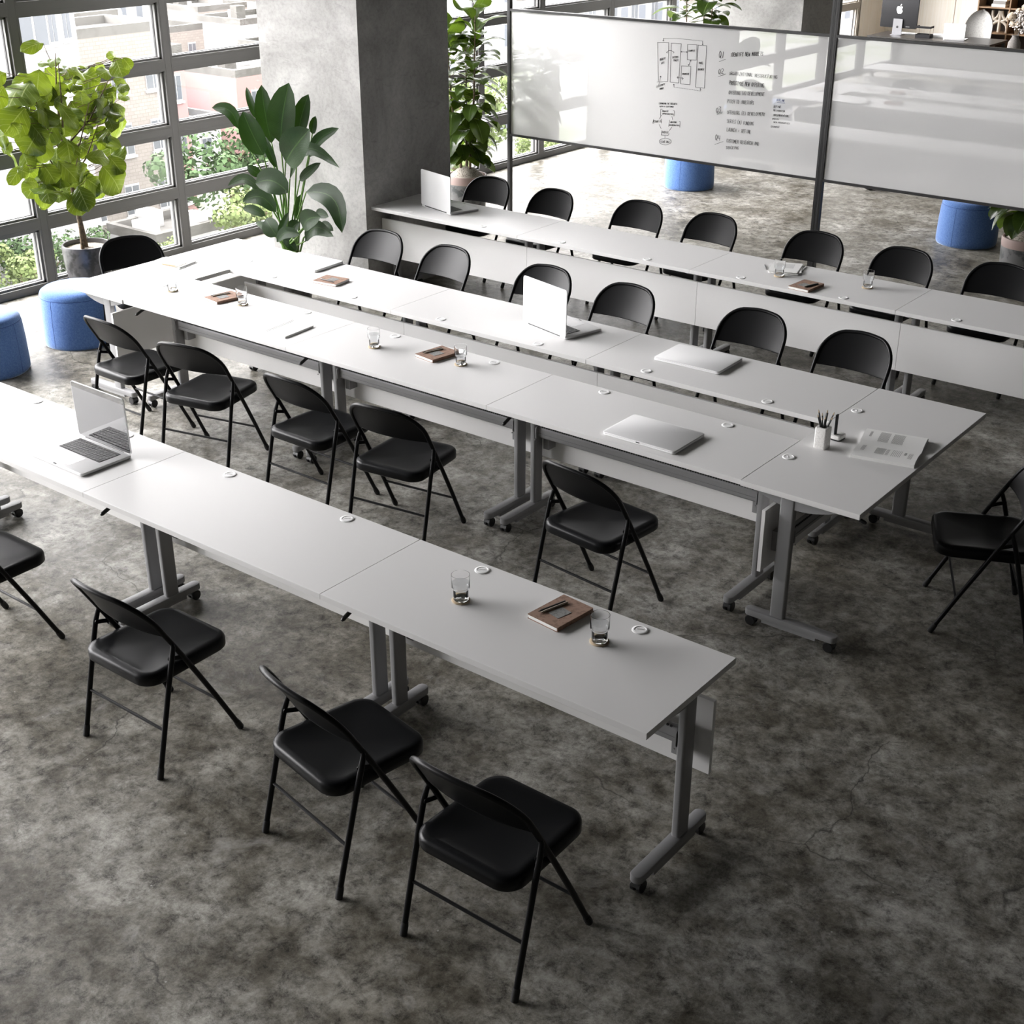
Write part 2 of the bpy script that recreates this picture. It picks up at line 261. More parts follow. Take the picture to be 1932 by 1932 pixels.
# ---------------------------------------------------------------- mesh helpers
class MB:
    def __init__(s): s.v = []; s.f = []; s.uv = {}
    def add(s, vs, fs, mtx=None):
        o = len(s.v)
        s.v += [tuple(mtx @ Vector(p)) if mtx else tuple(p) for p in vs]
        s.f += [tuple(i + o for i in f) for f in fs]
    def box(s, x0, x1, y0, y1, z0, z1, mtx=None):
        s.add([(x0,y0,z0),(x1,y0,z0),(x1,y1,z0),(x0,y1,z0),(x0,y0,z1),(x1,y0,z1),(x1,y1,z1),(x0,y1,z1)],
              [(0,3,2,1),(4,5,6,7),(0,1,5,4),(1,2,6,5),(2,3,7,6),(3,0,4,7)], mtx)
    def slab(s, poly, z0, z1, b=0.0, mtx=None, seg=2, bot=True):
        """extrude a convex outline with rounded top (and bottom) edges"""
        n = len(poly); c = Vector((sum(p[0] for p in poly)/n, sum(p[1] for p in poly)/n))
        nor = []
        for i in range(n):
            a = Vector(poly[i-1]); d = Vector(poly[(i+1) % n]); t = (d - a)
            nor.append(Vector((t.y, -t.x)).normalized())
        def ring(ins, z): return [(poly[i][0] - nor[i].x*ins, poly[i][1] - nor[i].y*ins, z) for i in range(n)]
        rings = []
        if b > 0:
            if bot:
                for k in range(seg + 1):
                    a = PI/2*k/seg; rings.append(ring(b*(1-math.sin(a)), z0 + b*(1-math.cos(a))))
            else: rings.append(ring(0, z0))
            for k in range(seg + 1):
                a = PI/2*k/seg; rings.append(ring(b*(1-math.cos(a)), z1 - b*(1-math.sin(a))))
        else: rings = [ring(0, z0), ring(0, z1)]
        vs = [p for r in rings for p in r]; fs = [tuple(reversed(range(n)))]
        for k in range(len(rings)-1):
            for i in range(n):
                j = (i+1) % n; fs.append((k*n+i, k*n+j, (k+1)*n+j, (k+1)*n+i))
        fs.append(tuple((len(rings)-1)*n + i for i in range(n)))
        s.add(vs, fs, mtx)
    def lathe(s, prof, n=24, mtx=None, cap=True):
        vs = []; fs = []
        for r, z in prof:
            for i in range(n): a = 2*PI*i/n; vs.append((r*math.cos(a), r*math.sin(a), z))
        for k in range(len(prof)-1):
            for i in range(n):
                j = (i+1) % n; fs.append((k*n+i, k*n+j, (k+1)*n+j, (k+1)*n+i))
        if cap:
            fs.append(tuple(reversed(range(n)))); fs.append(tuple((len(prof)-1)*n+i for i in range(n)))
        s.add(vs, fs, mtx)
    def tube(s, pts, r, n=8, mtx=None):
        pts = [Vector(p) for p in pts]; rs = r if isinstance(r, (list, tuple)) else [r]*len(pts)
        vs = []; fs = []; up = None
        for i, p in enumerate(pts):
            t = (pts[min(i+1, len(pts)-1)] - pts[max(i-1, 0)]).normalized()
            if up is None:
                up = t.orthogonal().normalized()
            up = (up - t*up.dot(t)).normalized(); sd = t.cross(up)
            for k in range(n):
                a = 2*PI*k/n; vs.append(tuple(p + (up*math.cos(a) + sd*math.sin(a))*rs[i]))
        for i in range(len(pts)-1):
            for k in range(n):
                j = (k+1) % n; fs.append((i*n+k, i*n+j, (i+1)*n+j, (i+1)*n+k))
        fs.append(tuple(reversed(range(n)))); fs.append(tuple((len(pts)-1)*n+k for k in range(n)))
        s.add(vs, fs, mtx)
    def ribbon(s, pts, wd, off, th=0.0008):
        """flat marker strokes on the xz plane at y=off"""
        for a, b in zip(pts, pts[1:]):
            d = Vector((b[0]-a[0], b[1]-a[1])); L = d.length
            if L < 1e-6: continue
            d /= L; n = Vector((-d.y, d.x))*wd/2; e = d*wd*0.3
            q = [(a[0]-e.x+n.x, a[1]-e.y+n.y), (a[0]-e.x-n.x, a[1]-e.y-n.y), (b[0]+e.x-n.x, b[1]+e.y-n.y), (b[0]+e.x+n.x, b[1]+e.y+n.y)]
            s.add([(p[0], off, p[1]) for p in q] + [(p[0], off+th, p[1]) for p in q],
                  [(0,1,2,3),(7,6,5,4),(0,4,5,1),(1,5,6,2),(2,6,7,3),(3,7,4,0)])
    def leaf(s, B, T, wd, bow=0.1, hint=(0,0,1), kind='fig', fold=0.25, rng=random, arc=0.0):
        B = Vector(B); T = Vector(T); d = T - B; L = d.length
        if L < 1e-4: return
        t0 = d/L; h = Vector(hint); side = t0.cross(h)
        if side.length < 1e-3: side = t0.orthogonal()
        side.normalize(); nrm = side.cross(t0).normalized()
        n = 9 if kind != 'far' else 3; cols = (-1, -0.5, 0, 0.5, 1); ph = rng.uniform(0, 6)
        vs = []; o = len(s.v); uvs = []
        for i in range(n+1):
            t = i/n
            if kind == 'fig': pr = max(0.0, math.sin(PI*t**1.25))**0.55
            elif kind == 'strel': pr = max(0.0, math.sin(PI*t**0.9))**0.55
            else: pr = max(0.0, math.sin(PI*t**0.9))**0.65
            ww = wd/2*pr + 0.0015
            c = B + d*t + nrm*(bow*L*math.sin(PI*t))
            sd_ = side
            if arc:
                c = c + side*(arc*L*math.sin(PI*t)); tg = (t0 + side*(arc*PI*math.cos(PI*t))).normalized(); sd_ = tg.cross(nrm).normalized()
            for q in cols:
                wav = 0.0
                if kind == 'fig' and abs(q) == 1: wav = 0.07*wd*math.sin(ph + t*13 + q)
                p = c + sd_*(q*ww*math.cos(fold)) + nrm*(abs(q)*ww*math.sin(fold)*(1 if kind != 'fig' else -0.6) + wav)
                vs.append(tuple(p)); uvs.append((t, 0.5+q*0.5))
        s.v += vs
        for i in range(n):
            for k in range(4):
                f = (o+i*5+k, o+i*5+k+1, o+(i+1)*5+k+1, o+(i+1)*5+k); s.f.append(f)
        for i, u in enumerate(uvs): s.uv[o+i] = u
    def build(s, name, m, parent=None, smooth=38, loc=None):
        me = bpy.data.meshes.new(name); me.from_pydata(s.v, [], s.f); me.validate(); me.update()
        bm = bmesh.new(); bm.from_mesh(me)
        if not s.uv: bmesh.ops.recalc_face_normals(bm, faces=bm.faces)
        if s.uv:
            ul = bm.loops.layers.uv.new('UVMap')
            for f in bm.faces:
                for l in f.loops: l[ul].uv = s.uv.get(l.vert.index, (0, 0))
        bm.to_mesh(me); bm.free()
        if smooth is not None:
            me.shade_smooth(); me.set_sharp_from_angle(angle=R(smooth))
        if m: me.materials.append(m)
        o = bpy.data.objects.new(name, me); COL.objects.link(o)
        if parent: o.parent = parent
        if loc: o.location = loc
        return o
def rrect(hx, hy, r, n=5, cx=0, cy=0):
    out = []
    for sx, sy, a0 in ((1,-1,-90),(1,1,0),(-1,1,90),(-1,-1,180)):
        for k in range(n+1):
            a = R(a0 + 90*k/n); out.append((cx+sx*(hx-r)+r*math.cos(a), cy+sy*(hy-r)+r*math.sin(a)))
    return out
def tag(o, label=None, cat=None, group=None, kind=None):
    if label: o['label'] = label
    if cat: o['category'] = cat
    if group: o['group'] = group
    if kind: o['kind'] = kind
    return o
def thing(name, label, cat, loc=(0,0,0), rz=0.0, group=None):
    o = bpy.data.objects.new(name, None); COL.objects.link(o); o.location = loc; o.rotation_euler = (0,0,rz)
    o.empty_display_size = 0.1
    return tag(o, label, cat, group)
def dup(root, loc, rz, label=None, group=None):
    r = root.copy(); COL.objects.link(r); r.location = loc; r.rotation_euler = (0,0,rz)
    if label: r['label'] = label
    if group: r['group'] = group
    for ch in root.children:
        c = ch.copy(); COL.objects.link(c); c.parent = r
        for g in ch.children:
            d = g.copy(); COL.objects.link(d); d.parent = c
    return r
def struct(name, mb, m, parent=None, smooth=None):
    o = mb.build(name, m, parent, smooth)
    if not parent: o['kind'] = 'structure'
    return o
def T4(loc, rz=0, rx=0, ry=0):
    return Matrix.Translation(loc) @ Matrix.Rotation(rz, 4, 'Z') @ Matrix.Rotation(ry, 4, 'Y') @ Matrix.Rotation(rx, 4, 'X')

# ---------------------------------------------------------------- room shell
X0, X1, Y0, Y1, H = -8.3, 6.6, -7.0, 18.4, 4.3
b = MB(); b.box(X0-0.2, X1+0.1, Y0-0.1, Y1+0.1, -0.25, 0); struct('floor', b, M['floor'])
b = MB(); b.box(X0-0.2, X1+0.1, Y0-0.1, Y1+0.1, H, H+0.25); struct('ceiling', b, M['ceil'])
b = MB(); b.box(X1, X1+0.15, Y0, Y1, 0, H); struct('wall_right', b, M['wall'])
b = MB(); b.box(X0, X1, Y0-0.15, Y0, 0, H); struct('wall_front', b, M['whitewall'])
b = MB(); b.box(X0-0.15, X1, Y1, Y1+0.15, 0, H)
wb = struct('wall_back', b, M['cream'])
b = MB(); b.box(X0-0.15, X0, 17.3, Y1, 0, H); struct('wall_left', b, M['cream'])
b = MB()
for xx in (-8.0, -7.13, -6.66, -5.0, -4.0, -3.0): b.box(xx-0.004, xx+0.004, Y1-0.003, Y1, 0, H)
struct('trim_1', b, M['shelfwood'])
# curtain wall of grey aluminium frames
MY = [-6.99, -5.54, -4.09, -2.64, -1.19, 0.26, 1.71, 3.165, 4.615, 6.06, 7.49, 8.62, 10.065, 11.52, 12.97, 14.42, 15.87, 17.28]
TZ = [0.0075, 0.563, 1.11, 1.67, 2.235, 2.79, 3.35, 3.92]
for i, y in enumerate(MY):
    b = MB()
    b.box(X0-0.12, X0, y-0.05, y+0.05, 0, H)
    for dy in (-0.032, 0.032): b.box(X0, X0+0.0015, y+dy-0.0015, y+dy+0.0015, 0.07, H)
    struct('trim_%d' % (i+2), b, M['frame'] if y < 15 else M['beige_frame'])
for i in range(len(MY)-1):
    ya, yb = MY[i]+0.05, MY[i+1]-0.05
    fm = M['frame'] if ya < 14.3 else M['beige_frame']
    b = MB(); b.box(X0-0.12, X0, ya, yb, 0, 0.066)
    for z in TZ[1:]:
        b.box(X0-0.12, X0, ya, yb, z-0.05, z+0.05)
        for dz in (-0.03, 0.028): b.box(X0, X0+0.0015, ya, yb, z+dz-0.0015, z+dz+0.0015)
    b.box(X0-0.12, X0, ya, yb, 4.2, H)
    # inner sash rims, set back from the face
    zs = [0.066] + [q for z in TZ[1:] for q in (z-0.05, z+0.05)] + [4.2]
    g = MB(); gk = MB()
    for k in range(0, len(zs), 2):
        za, zb = zs[k], zs[k+1]
        for (p, q, r_, s_) in ((ya, ya+0.018, za, zb), (yb-0.018, yb, za, zb), (ya, yb, za, za+0.018), (ya, yb, zb-0.018, zb)):
            b.box(X0-0.11, X0-0.025, p, q, r_, s_)
        for (p, q, r_, s_) in ((ya+0.018, ya+0.022, za+0.018, zb-0.018), (yb-0.022, yb-0.018, za+0.018, zb-0.018), (ya+0.018, yb-0.018, za+0.018, za+0.022), (ya+0.018, yb-0.018, zb-0.022, zb-0.018)):
            gk.box(X0-0.075, X0-0.055, p, q, r_, s_)
        g.box(X0-0.068, X0-0.062, ya+0.016, yb-0.016, za+0.016, zb-0.016)
    w_ = struct('window_%d' % (i+1), b, fm)
    g.build('glass', M['pane'], w_, None); gk.build('gasket', M['gasket'], w_, None)
# concrete columns
b = MB(); b.box(-7.12, -6.0, 3.17, 4.23, 0, H); tag(b.build('concrete_column', M['column'], None, None), 'bare concrete column beside the bird of paradise plant', 'column', kind='structure')
b = MB(); b.box(-7.12, -6.0, 10.63, 11.66, 0, H); tag(b.build('concrete_column', M['column'], None, None), 'far concrete column behind the glass whiteboards', 'column', kind='structure')

# ---------------------------------------------------------------- folding tables
TL, TW, TH = 1.5, 0.586, 0.75
def make_table():
    t = thing('conference_table', 'x', 'table')
    b = MB(); b.slab([(-TL/2+0.0014,-TW/2),(TL/2-0.0014,-TW/2),(TL/2-0.0014,TW/2),(-TL/2+0.0014,TW/2)], TH-0.026, TH, 0.0012, seg=1)
    b.build('tabletop', M['laminate'], t)
    for sx in (-1, 1):
        b = MB(); b.lathe([(0.031, 0), (0.031, 0.0022), (0.029, 0.0034), (0.0225, 0.0036), (0.0215, 0.0022), (0.004, 0.0022)], 28, T4((sx*0.375, TW/2-0.05, TH)))
        b.box(-0.012, 0.012, -0.003, 0.001, 0.0022, 0.004, T4((sx*0.375-0.004, TW/2-0.046, TH), R(30)))
        b.build('cable_cap', M['cap'], t)
    # aluminium beam with a toothed strip
    b = MB(); pr = rrect(0.019, 0.033, 0.014, 4)
    b.slab(pr, -0.667, 0.667, 0.0, Matrix.Translation((0, 0.07, 0.508)) @ Matrix.Rotation(PI/2, 4, 'Y') @ Matrix.Rotation(PI/2, 4, 'Z'))
    b.box(-0.66, 0.66, 0.048, 0.052, 0.500, 0.503)
    bm_ = b.build('beam', M['steel'], t)
    b = MB()
    for k in range(88):
        x = -0.64 + k*1.28/87; b.box(x-0.004, x+0.004, 0.049, 0.055, 0.541, 0.547)
    b.build('toothed_strip', M['gasket'], bm_, None)
    b = MB(); b.slab([(-TL/2+0.0015,0.154),(TL/2-0.0015,0.154),(TL/2-0.0015,0.172),(-TL/2+0.0015,0.172)], 0.32, 0.635, 0.001, seg=1)
    b.build('modesty_panel', M['panel'], t)
    for sx in (-1, 1):
        x = sx*0.693
        b = MB(); b.slab(rrect(0.0175, 0.037, 0.011, 4, x, 0.07), 0.082, 0.705)
        # curved bracket under the top
        prof = [(-0.20, 0.724)] + [(-0.20 + 0.46*k/14, 0.724 - 0.062*math.sin(PI*k/14)**0.8 - 0.004) for k in range(15)] + [(0.26, 0.724)]
        n = len(prof); xa, xb = x-0.012, x+0.012
        b.add([(xa, p, z) for p, z in prof] + [(xb, p, z) for p, z in prof],
              [tuple(range(n)), tuple(reversed(range(n, 2*n)))] + [(i, (i+1) % n, n+(i+1) % n, n+i) for i in range(n)])
        # plate joining column and beam, clamps to the panel
        b.slab(rrect(0.035, 0.03, 0.012, 3), -0.003, 0.003, 0, Matrix.Translation((x - sx*0.022, 0.062, 0.508)) @ Matrix.Rotation(PI/2, 4, 'Y'))
        b.box(x-sx*0.05-0.018, x-sx*0.05+0.018, 0.09, 0.156, 0.40, 0.50)
        for q in (-0.018, 0.018): b.lathe([(0.004, 0), (0.004, 0.004)], 8, Matrix.Translation((x - sx*0.022, 0.036+q*0.4, 0.49+q)) @ Matrix.Rotation(PI/2, 4, 'X'))
        lg = b.build('leg', M['steel'], t)
        b = MB(); pts = rrect(0.026, 0.236, 0.024, 6)
        b.slab(pts, 0.052, 0.086, 0.005, T4((x, 0, 0)))
        b.box(x-0.025, x+0.025, -0.14, 0.14, 0.038, 0.055)
        b.build('foot', M['steel'], lg)
        for sy in (-1, 1):
            b = MB()
            for dx in (-0.0135, 0.0135):
                b.lathe([(0.012, -0.008), (0.024, -0.008), (0.025, -0.006), (0.025, 0.006), (0.024, 0.008), (0.012, 0.008)], 18,
                        Matrix.Translation((x+dx, sy*0.203, 0.025)) @ Matrix.Rotation(PI/2, 4, 'Y'))
            b.box(x-0.006, x+0.006, sy*0.203-0.012, sy*0.203+0.02, 0.02, 0.053)
            hood = [(0.027*math.cos(R(a)), 0.027*math.sin(R(a))) for a in range(10, 171, 20)]
            hp = [(x-0.019, sy*0.203+c*1.0, 0.025+z) for c, z in hood] + [(x+0.019, sy*0.203+c, 0.025+z) for c, z in hood]
            m_ = len(hood); b.add(hp, [(i, i+1, m_+i+1, m_+i) for i in range(m_-1)] + [tuple(range(m_)), tuple(reversed(range(m_, 2*m_)))])
            b.build('caster', M['black'], lg)
    # release lever
    b = MB(); b.tube([(-0.655, -0.02, 0.705), (-0.65, -0.17, 0.695), (-0.648, -0.215, 0.685)], 0.004, 8)
    lv = b.build('lever', M['steel'], t)
    b = MB(); b.tube([(-0.648, -0.205, 0.687), (-0.647, -0.24, 0.680), (-0.645, -0.278, 0.668), (-0.644, -0.286, 0.665)], [0.006, 0.009, 0.0095, 0.005], 10)
    b.build('handle_grip', M['black'], lv)
    return t
tab0 = make_table()
XA, YA = -0.2645, -1.252
tabs = []
ordn = ['nearest row, right-hand end table with a free end over open floor', 'nearest row, second table from its free right end, empty top',
        'nearest row, third table from its free right end, carrying the open laptop', 'nearest row, table farthest to the left']
la = ['white table at the free end of the nearest row, two water glasses on it',
      'white table with an empty top in the middle of the nearest row',
      'white table of the nearest row carrying the open laptop near its seam',
      'white table cut off by the left edge of the picture, nearest row']
for k in range(4): tabs.append((XA-TL/2-k*TL, YA, 0, la[k], 'tables of the nearest row'))
XB, YB, YC = -1.003, 0.685, 1.582
lb = ['white table of the ring holding one closed laptop, on the side towards the camera',
      'white table of the ring with two water glasses either side of a notebook, camera side',
      'white table of the ring with the open spiral planner, camera side']
for k in range(3): tabs.append((XB-TL/2-k*TL, YB, 0, lb[k], 'tables of the central ring'))
lc = ['white table of the ring holding one closed laptop, on the side towards the whiteboards',
      'white table of the ring under the open laptop with its lid turned to the camera',
      'white table of the ring with a closed laptop and a notebook, by the concrete column']
for k in range(3): tabs.append((XB-TL/2-k*TL, YC, PI, lc[k], 'tables of the central ring'))
tabs.append((XB+TW/2+0.001, 1.1335, PI/2, 'white table closing the right end of the ring, with the open book and pencil cup', 'tables of the central ring'))
tabs.append((XB-3*TL-TW/2-0.001, 1.1335, -PI/2, 'white table closing the window end of the ring, with papers on it', 'tables of the central ring'))
ld = ['white table of the farthest row under an open laptop, against the concrete column',
      'white table with an empty top in the farthest row', 'white table of the farthest row with papers, glasses and a notebook',
      'white table of the farthest row running out of the picture on the right']
for k in range(4): tabs.append((-5.997+TL/2+k*TL, 3.52, PI, ld[k], 'tables of the farthest row'))
for i, (x, y, rz, lab, grp) in enumerate(tabs):
    if i == 0:
        tab0.location = (x, y, 0); tab0.rotation_euler = (0, 0, rz); tab0['label'] = lab; tab0['group'] = grp
    else: dup(tab0, (x, y, 0), rz, lab, grp)

# ---------------------------------------------------------------- steel folding chairs
def ysl(z):
    pts = [(0, .22), (.229, .104), (.381, .023), (.54, -.063), (.65, -.126), (.80, -.214)]
    for (a, ya), (c, yc) in zip(pts, pts[1:]):
        if z <= c: return ya + (yc-ya)*(z-a)/(c-a)
    return pts[-1][1]
HW = 0.228
def ztop(x):
    x = abs(x); r = 0.14; f = HW - r
    if x <= f: return 0.786 + 0.006*(1-(x/f)**2)
    return 0.786 - r + r*math.sqrt(max(0.0, 1-((x-f)/r)**2))
def yb(x, z): return ysl(z) - 0.036*(1-min(1, (abs(x)/HW))**2)
def make_chair():
    t = thing('folding_chair', 'x', 'chair')
    # seat pan
    b = MB(); pol = rrect(0.212, 0.222, 0.075, 7, 0, 0.022); n = len(pol)
    pol = [(x*(1.0 - 0.05*(y-0.022)/0.222) if y > 0 else x, y) for x, y in pol]
    rings = [(0.006, 0.392, 0), (0.0, 0.398, 0), (0.0, 0.428, 0), (0.003, 0.437, 0), (0.012, 0.4435, 0), (0.03, 0.4445, 0)]
    nor = []
    for i in range(n):
        a = Vector(pol[i-1]); d = Vector(pol[(i+1) % n]); q = d-a; nor.append(Vector((q.y, -q.x)).normalized())
    vs = []
    for ins, z, _ in rings:
        for i in range(n): vs.append((pol[i][0]-nor[i].x*ins, pol[i][1]-nor[i].y*ins, z))
    for sc_ in (0.80, 0.68, 0.5, 0.3, 0.12):
        dz = 0.013*max(0, (1-(sc_/0.85)**2))**0.8
        for i in range(n): vs.append((pol[i][0]*sc_, 0.015+(pol[i][1]-0.022)*sc_, 0.4445-dz))
    nr = len(rings)+5; fs = [tuple(reversed(range(n)))]
    for k in range(nr-1):
        for i in range(n):
            j = (i+1) % n; fs.append((k*n+i, k*n+j, (k+1)*n+j, (k+1)*n+i))
    fs.append(tuple((nr-1)*n+i for i in range(n))); b.add(vs, fs)
    b.build('seat', M['seat'], t, 60)
    # curved back panel
    b = MB(); NU, NV = 26, 10; vs = []; W_ = HW - 0.004
    for side in (0, 1):
        for i in range(NU+1):
            x = -W_ + 2*W_*i/NU; zt = ztop(x*HW/W_) - 0.003
            for j in range(NV+1):
                z = 0.598 + (zt-0.598)*j/NV; vs.append((x, yb(x, z) + (0.004 if side else -0.001), z))
    N1 = (NU+1)*(NV+1); fs = []
    for i in range(NU):
        for j in range(NV):
            a = i*(NV+1)+j; fs += [(a, a+1, a+NV+2, a+NV+1), (N1+a+NV+1, N1+a+NV+2, N1+a+1, N1+a)]
        a = i*(NV+1); fs += [(a, a+NV+1, N1+a+NV+1, N1+a)]
    b.add(vs, fs)
    b.tube([(x, yb(x, 0.598)+0.0015, 0.598) for x in [-W_+2*W_*i/20 for i in range(21)]], 0.0035, 6)
    b.build('backrest', M['chair'], t, 60)
    # back hoop
    pts = []
    for k in range(7): z = 0.44 + 0.2*k/6; pts.append((-HW, ysl(z), z))
    for k in range(1, 30):
        a = PI - PI*k/30
        x = HW*math.cos(a); r = 0.14
        x = max(-HW+1e-4, min(HW-1e-4, x)); z = ztop(x)
        pts.append((x, yb(x, z), z))
    for k in range(7): z = 0.64 - 0.2*k/6; pts.append((HW, ysl(z), z))
    b = MB(); b.tube(pts, 0.0112, 10); b.build('back_frame', M['chair'], t, 60)
    for sx in (-1, 1):
        b = MB(); b.tube([(sx*HW, ysl(z), z) for z in (0.012, 0.1, 0.229, 0.3, 0.381, 0.44)], 0.0112, 10)
        lg = b.build('leg', M['chair'], t, 60)
        d = Vector((0, ysl(0)-ysl(0.05), -0.05)).normalized()
        b = MB(); b.tube([(sx*HW, ysl(0.045), 0.045), (sx*HW, ysl(0.03), 0.03), (sx*HW, ysl(0.008), 0.009), (sx*HW, ysl(0.0), 0.002)], [0.0125, 0.0145, 0.0145, 0.011], 10)
        b.build('rubber_foot', M['tip'], lg, 60)
        xr = sx*(HW+0.013)
        rp = lambda z: -.22 + z*0.2515 + 0.03*max(0, z-0.4)
        b = MB(); b.tube([(xr, rp(z), z) for z in (0.012, 0.2, 0.4, 0.5)] + [(sx*(HW+0.008), rp(0.54)+0.004, 0.545), (sx*(HW+0.002), -0.075, 0.562)], [0.0112]*4+[0.0095, 0.007], 10)
        lg = b.build('leg', M['chair'], t, 60)
        b = MB(); b.tube([(xr, rp(0.05), 0.05), (xr, rp(0.035), 0.035), (xr, rp(0.002), 0.001)], [0.0122, 0.0138, 0.0138], 10)
        b.build('rubber_foot', M['tip'], lg, 60)
        # strap between rear leg and hoop
        b = MB(); b.slab(rrect(0.042, 0.009, 0.008, 3), -0.002, 0.002, 0, Matrix.Translation((sx*(HW+0.002), -0.062, 0.488)) @ Matrix.Rotation(R(-18), 4, 'X') @ Matrix.Rotation(PI/2, 4, 'Y') @ Matrix.Rotation(PI/2, 4, 'Z'))
        b.build('side_strap', M['chair'], t, 60)
        b = MB(); b.lathe([(0.006, 0), (0.006, 0.03)], 10, Matrix.Translation((sx*(HW-0.024) if sx > 0 else sx*(HW+0.006), 0.01, 0.405)) @ Matrix.Rotation(PI/2, 4, 'Y'))
        b.build('hinge', M['chair'], t, 60)
    b = MB(); b.tube([(-HW-0.01, -0.168, 0.205), (HW+0.01, -0.168, 0.205)], 0.0065, 8); b.build('stretcher', M['chair'], t)
    b = MB(); b.tube([(-HW, ysl(0.19), 0.19), (HW, ysl(0.19), 0.19)], 0.0065, 8); b.build('stretcher', M['chair'], t)
    return t
ch0 = make_chair()
def frontpose(xl, yl, xr, yr):
    th = math.atan2(yr-yl, xr-xl); mx, my = (xl+xr)/2, (yl+yr)/2
    return (mx + 0.22*math.sin(th), my - 0.22*math.cos(th), th)
CG1, CG2, CG3, CG4 = 'chairs along the nearest row', 'chairs on the camera side of the ring', 'chairs between the ring and the farthest row', 'chairs behind the farthest row'
poses = [
 (-3.633, -1.895, 0.0, 'black steel folding chair cut off by the left edge, below the open laptop', CG1),
 (-2.42, -1.87, 0.0, 'black steel folding chair alone at the nearest row, with a bluish sheen on its seat', CG1),
 (-1.33, -1.882, R(-10.6), 'black steel folding chair turned slightly, overlapped by the one nearest the camera', CG1),
 (-0.592, -1.915, 0.0, 'black steel folding chair nearest the camera, its feet lowest in the picture', CG1),
 (*frontpose(-5.417, .422, -4.933, .415), 'black steel folding chair at the ring, next to the blue pouf by the window', CG2),
 (*frontpose(-4.754, .354, -4.293, .457), 'black steel folding chair at the ring, angled, in front of the spiral planner', CG2),
 (*frontpose(-3.791, .404, -3.311, .403), 'black steel folding chair at the ring, half hidden behind its right-hand neighbour', CG2),
 (*frontpose(-3.16, .36, -2.679, .427), 'black steel folding chair at the ring, just left of the paired table legs', CG2),
 (*frontpose(-1.838, .413, -1.355, .358), 'black steel folding chair standing alone, just beyond the brown notebook of the nearest row', CG2),
 (-5.24, 2.36, PI+R(3), 'black steel folding chair seen from the front, closest to the concrete column', CG3),
 (-4.57, 2.33, PI+R(-3), 'black steel folding chair seen from the front, between the column and the open laptop', CG3),
 (-3.705, 2.35, PI, 'black steel folding chair partly hidden by the raised laptop lid', CG3),
 (-3.025, 2.32, PI+R(-2), 'black steel folding chair just right of the raised laptop lid', CG3),
 (-2.10, 2.35, PI, 'black steel folding chair seen from the front, behind the closed laptop with a shadow', CG3),
 (-1.415, 2.33, PI+R(-2), 'black steel folding chair nearest the right-hand corner of the ring', CG3),
 (-5.765, 4.305, PI+R(2), 'black steel folding chair in front of the mottled plant pot', CG4),
 (-5.06, 4.26, PI+R(-4), 'black steel folding chair just right of the thin whiteboard post', CG4),
 (-4.245, 4.35, PI, 'black steel folding chair below the box drawings of the whiteboard', CG4),
 (-3.565, 4.34, PI+R(-3), 'black steel folding chair just left of the double whiteboard post', CG4),
 (-2.665, 4.32, PI, 'black steel folding chair behind the stack of papers', CG4),
 (-1.975, 4.29, PI+R(-3), 'black steel folding chair behind the last water glass of the farthest row', CG4),
 (-1.27, 4.31, PI, 'black steel folding chair cut by the right edge, in front of the plant pot', CG4),
 (-6.42, 1.205, R(-113), 'black steel folding chair at the window end, its back to the fiddle-leaf fig', 'chairs at the ends of the ring'),
 (-0.106, 1.19, R(115.5), 'black steel folding chair at the right edge, drawn up to the end of the ring', 'chairs at the ends of the ring'),
]
for i, (x, y, rz, lab, grp) in enumerate(poses):
    if i == 0:
        ch0.location = (x, y, 0); ch0.rotation_euler = (0,0,rz); ch0['label'] = lab; ch0['group'] = grp
    else: dup(ch0, (x, y, 0), rz, lab, grp)

# ---------------------------------------------------------------- blue poufs
def make_pouf():
    t = thing('round_pouf', 'x', 'pouf')
    b = MB(); pr = [(0.27, 0.0), (0.278, 0.015), (0.280, 0.05), (0.276, 0.22), (0.268, 0.345), (0.262, 0.366)]
    b.lathe(pr, 48); b.build('base', M['felt'], t, 70)
    b = MB(); b.lathe([(0.262, 0.366), (0.262, 0.381), (0.252, 0.402), (0.23, 0.416), (0.18, 0.424), (0.09, 0.427), (0.02, 0.428)], 48)
    b.build('cushion', M['felt'], t, 70)
    b = MB()
    for a in (0, 120, 240):
        ca, sa = math.cos(R(a)), math.sin(R(a))
        b.tube([(ca*(r-0.0002), sa*(r-0.0002), z) for r, z in pr[1:]], 0.0013, 5)
    b.tube([(0.2625*math.cos(2*PI*k/48), 0.2625*math.sin(2*PI*k/48), 0.3665) for k in range(49)], 0.0016, 5)
    b.build('seam', M['seam'], t, 70)
    return t
pf = make_pouf()
tag(pf, 'blue felt pouf cut off by the left edge, beside the window', 'pouf', 'blue felt poufs'); pf.location = (-6.94, 0.22, 0); pf.rotation_euler = (0,0,R(20))
dup(pf, (-6.99, 1.04, 0), R(-78), 'blue felt pouf by the window corner of the ring, under the fig pot')
dup(pf, (-6.10, 8.41, 0), R(160), 'blue felt pouf seen under the left whiteboard with the handwriting')
dup(pf, (-2.76, 7.96, 0), R(-98), 'blue felt pouf seen under the right whiteboard, beside the potted plant')

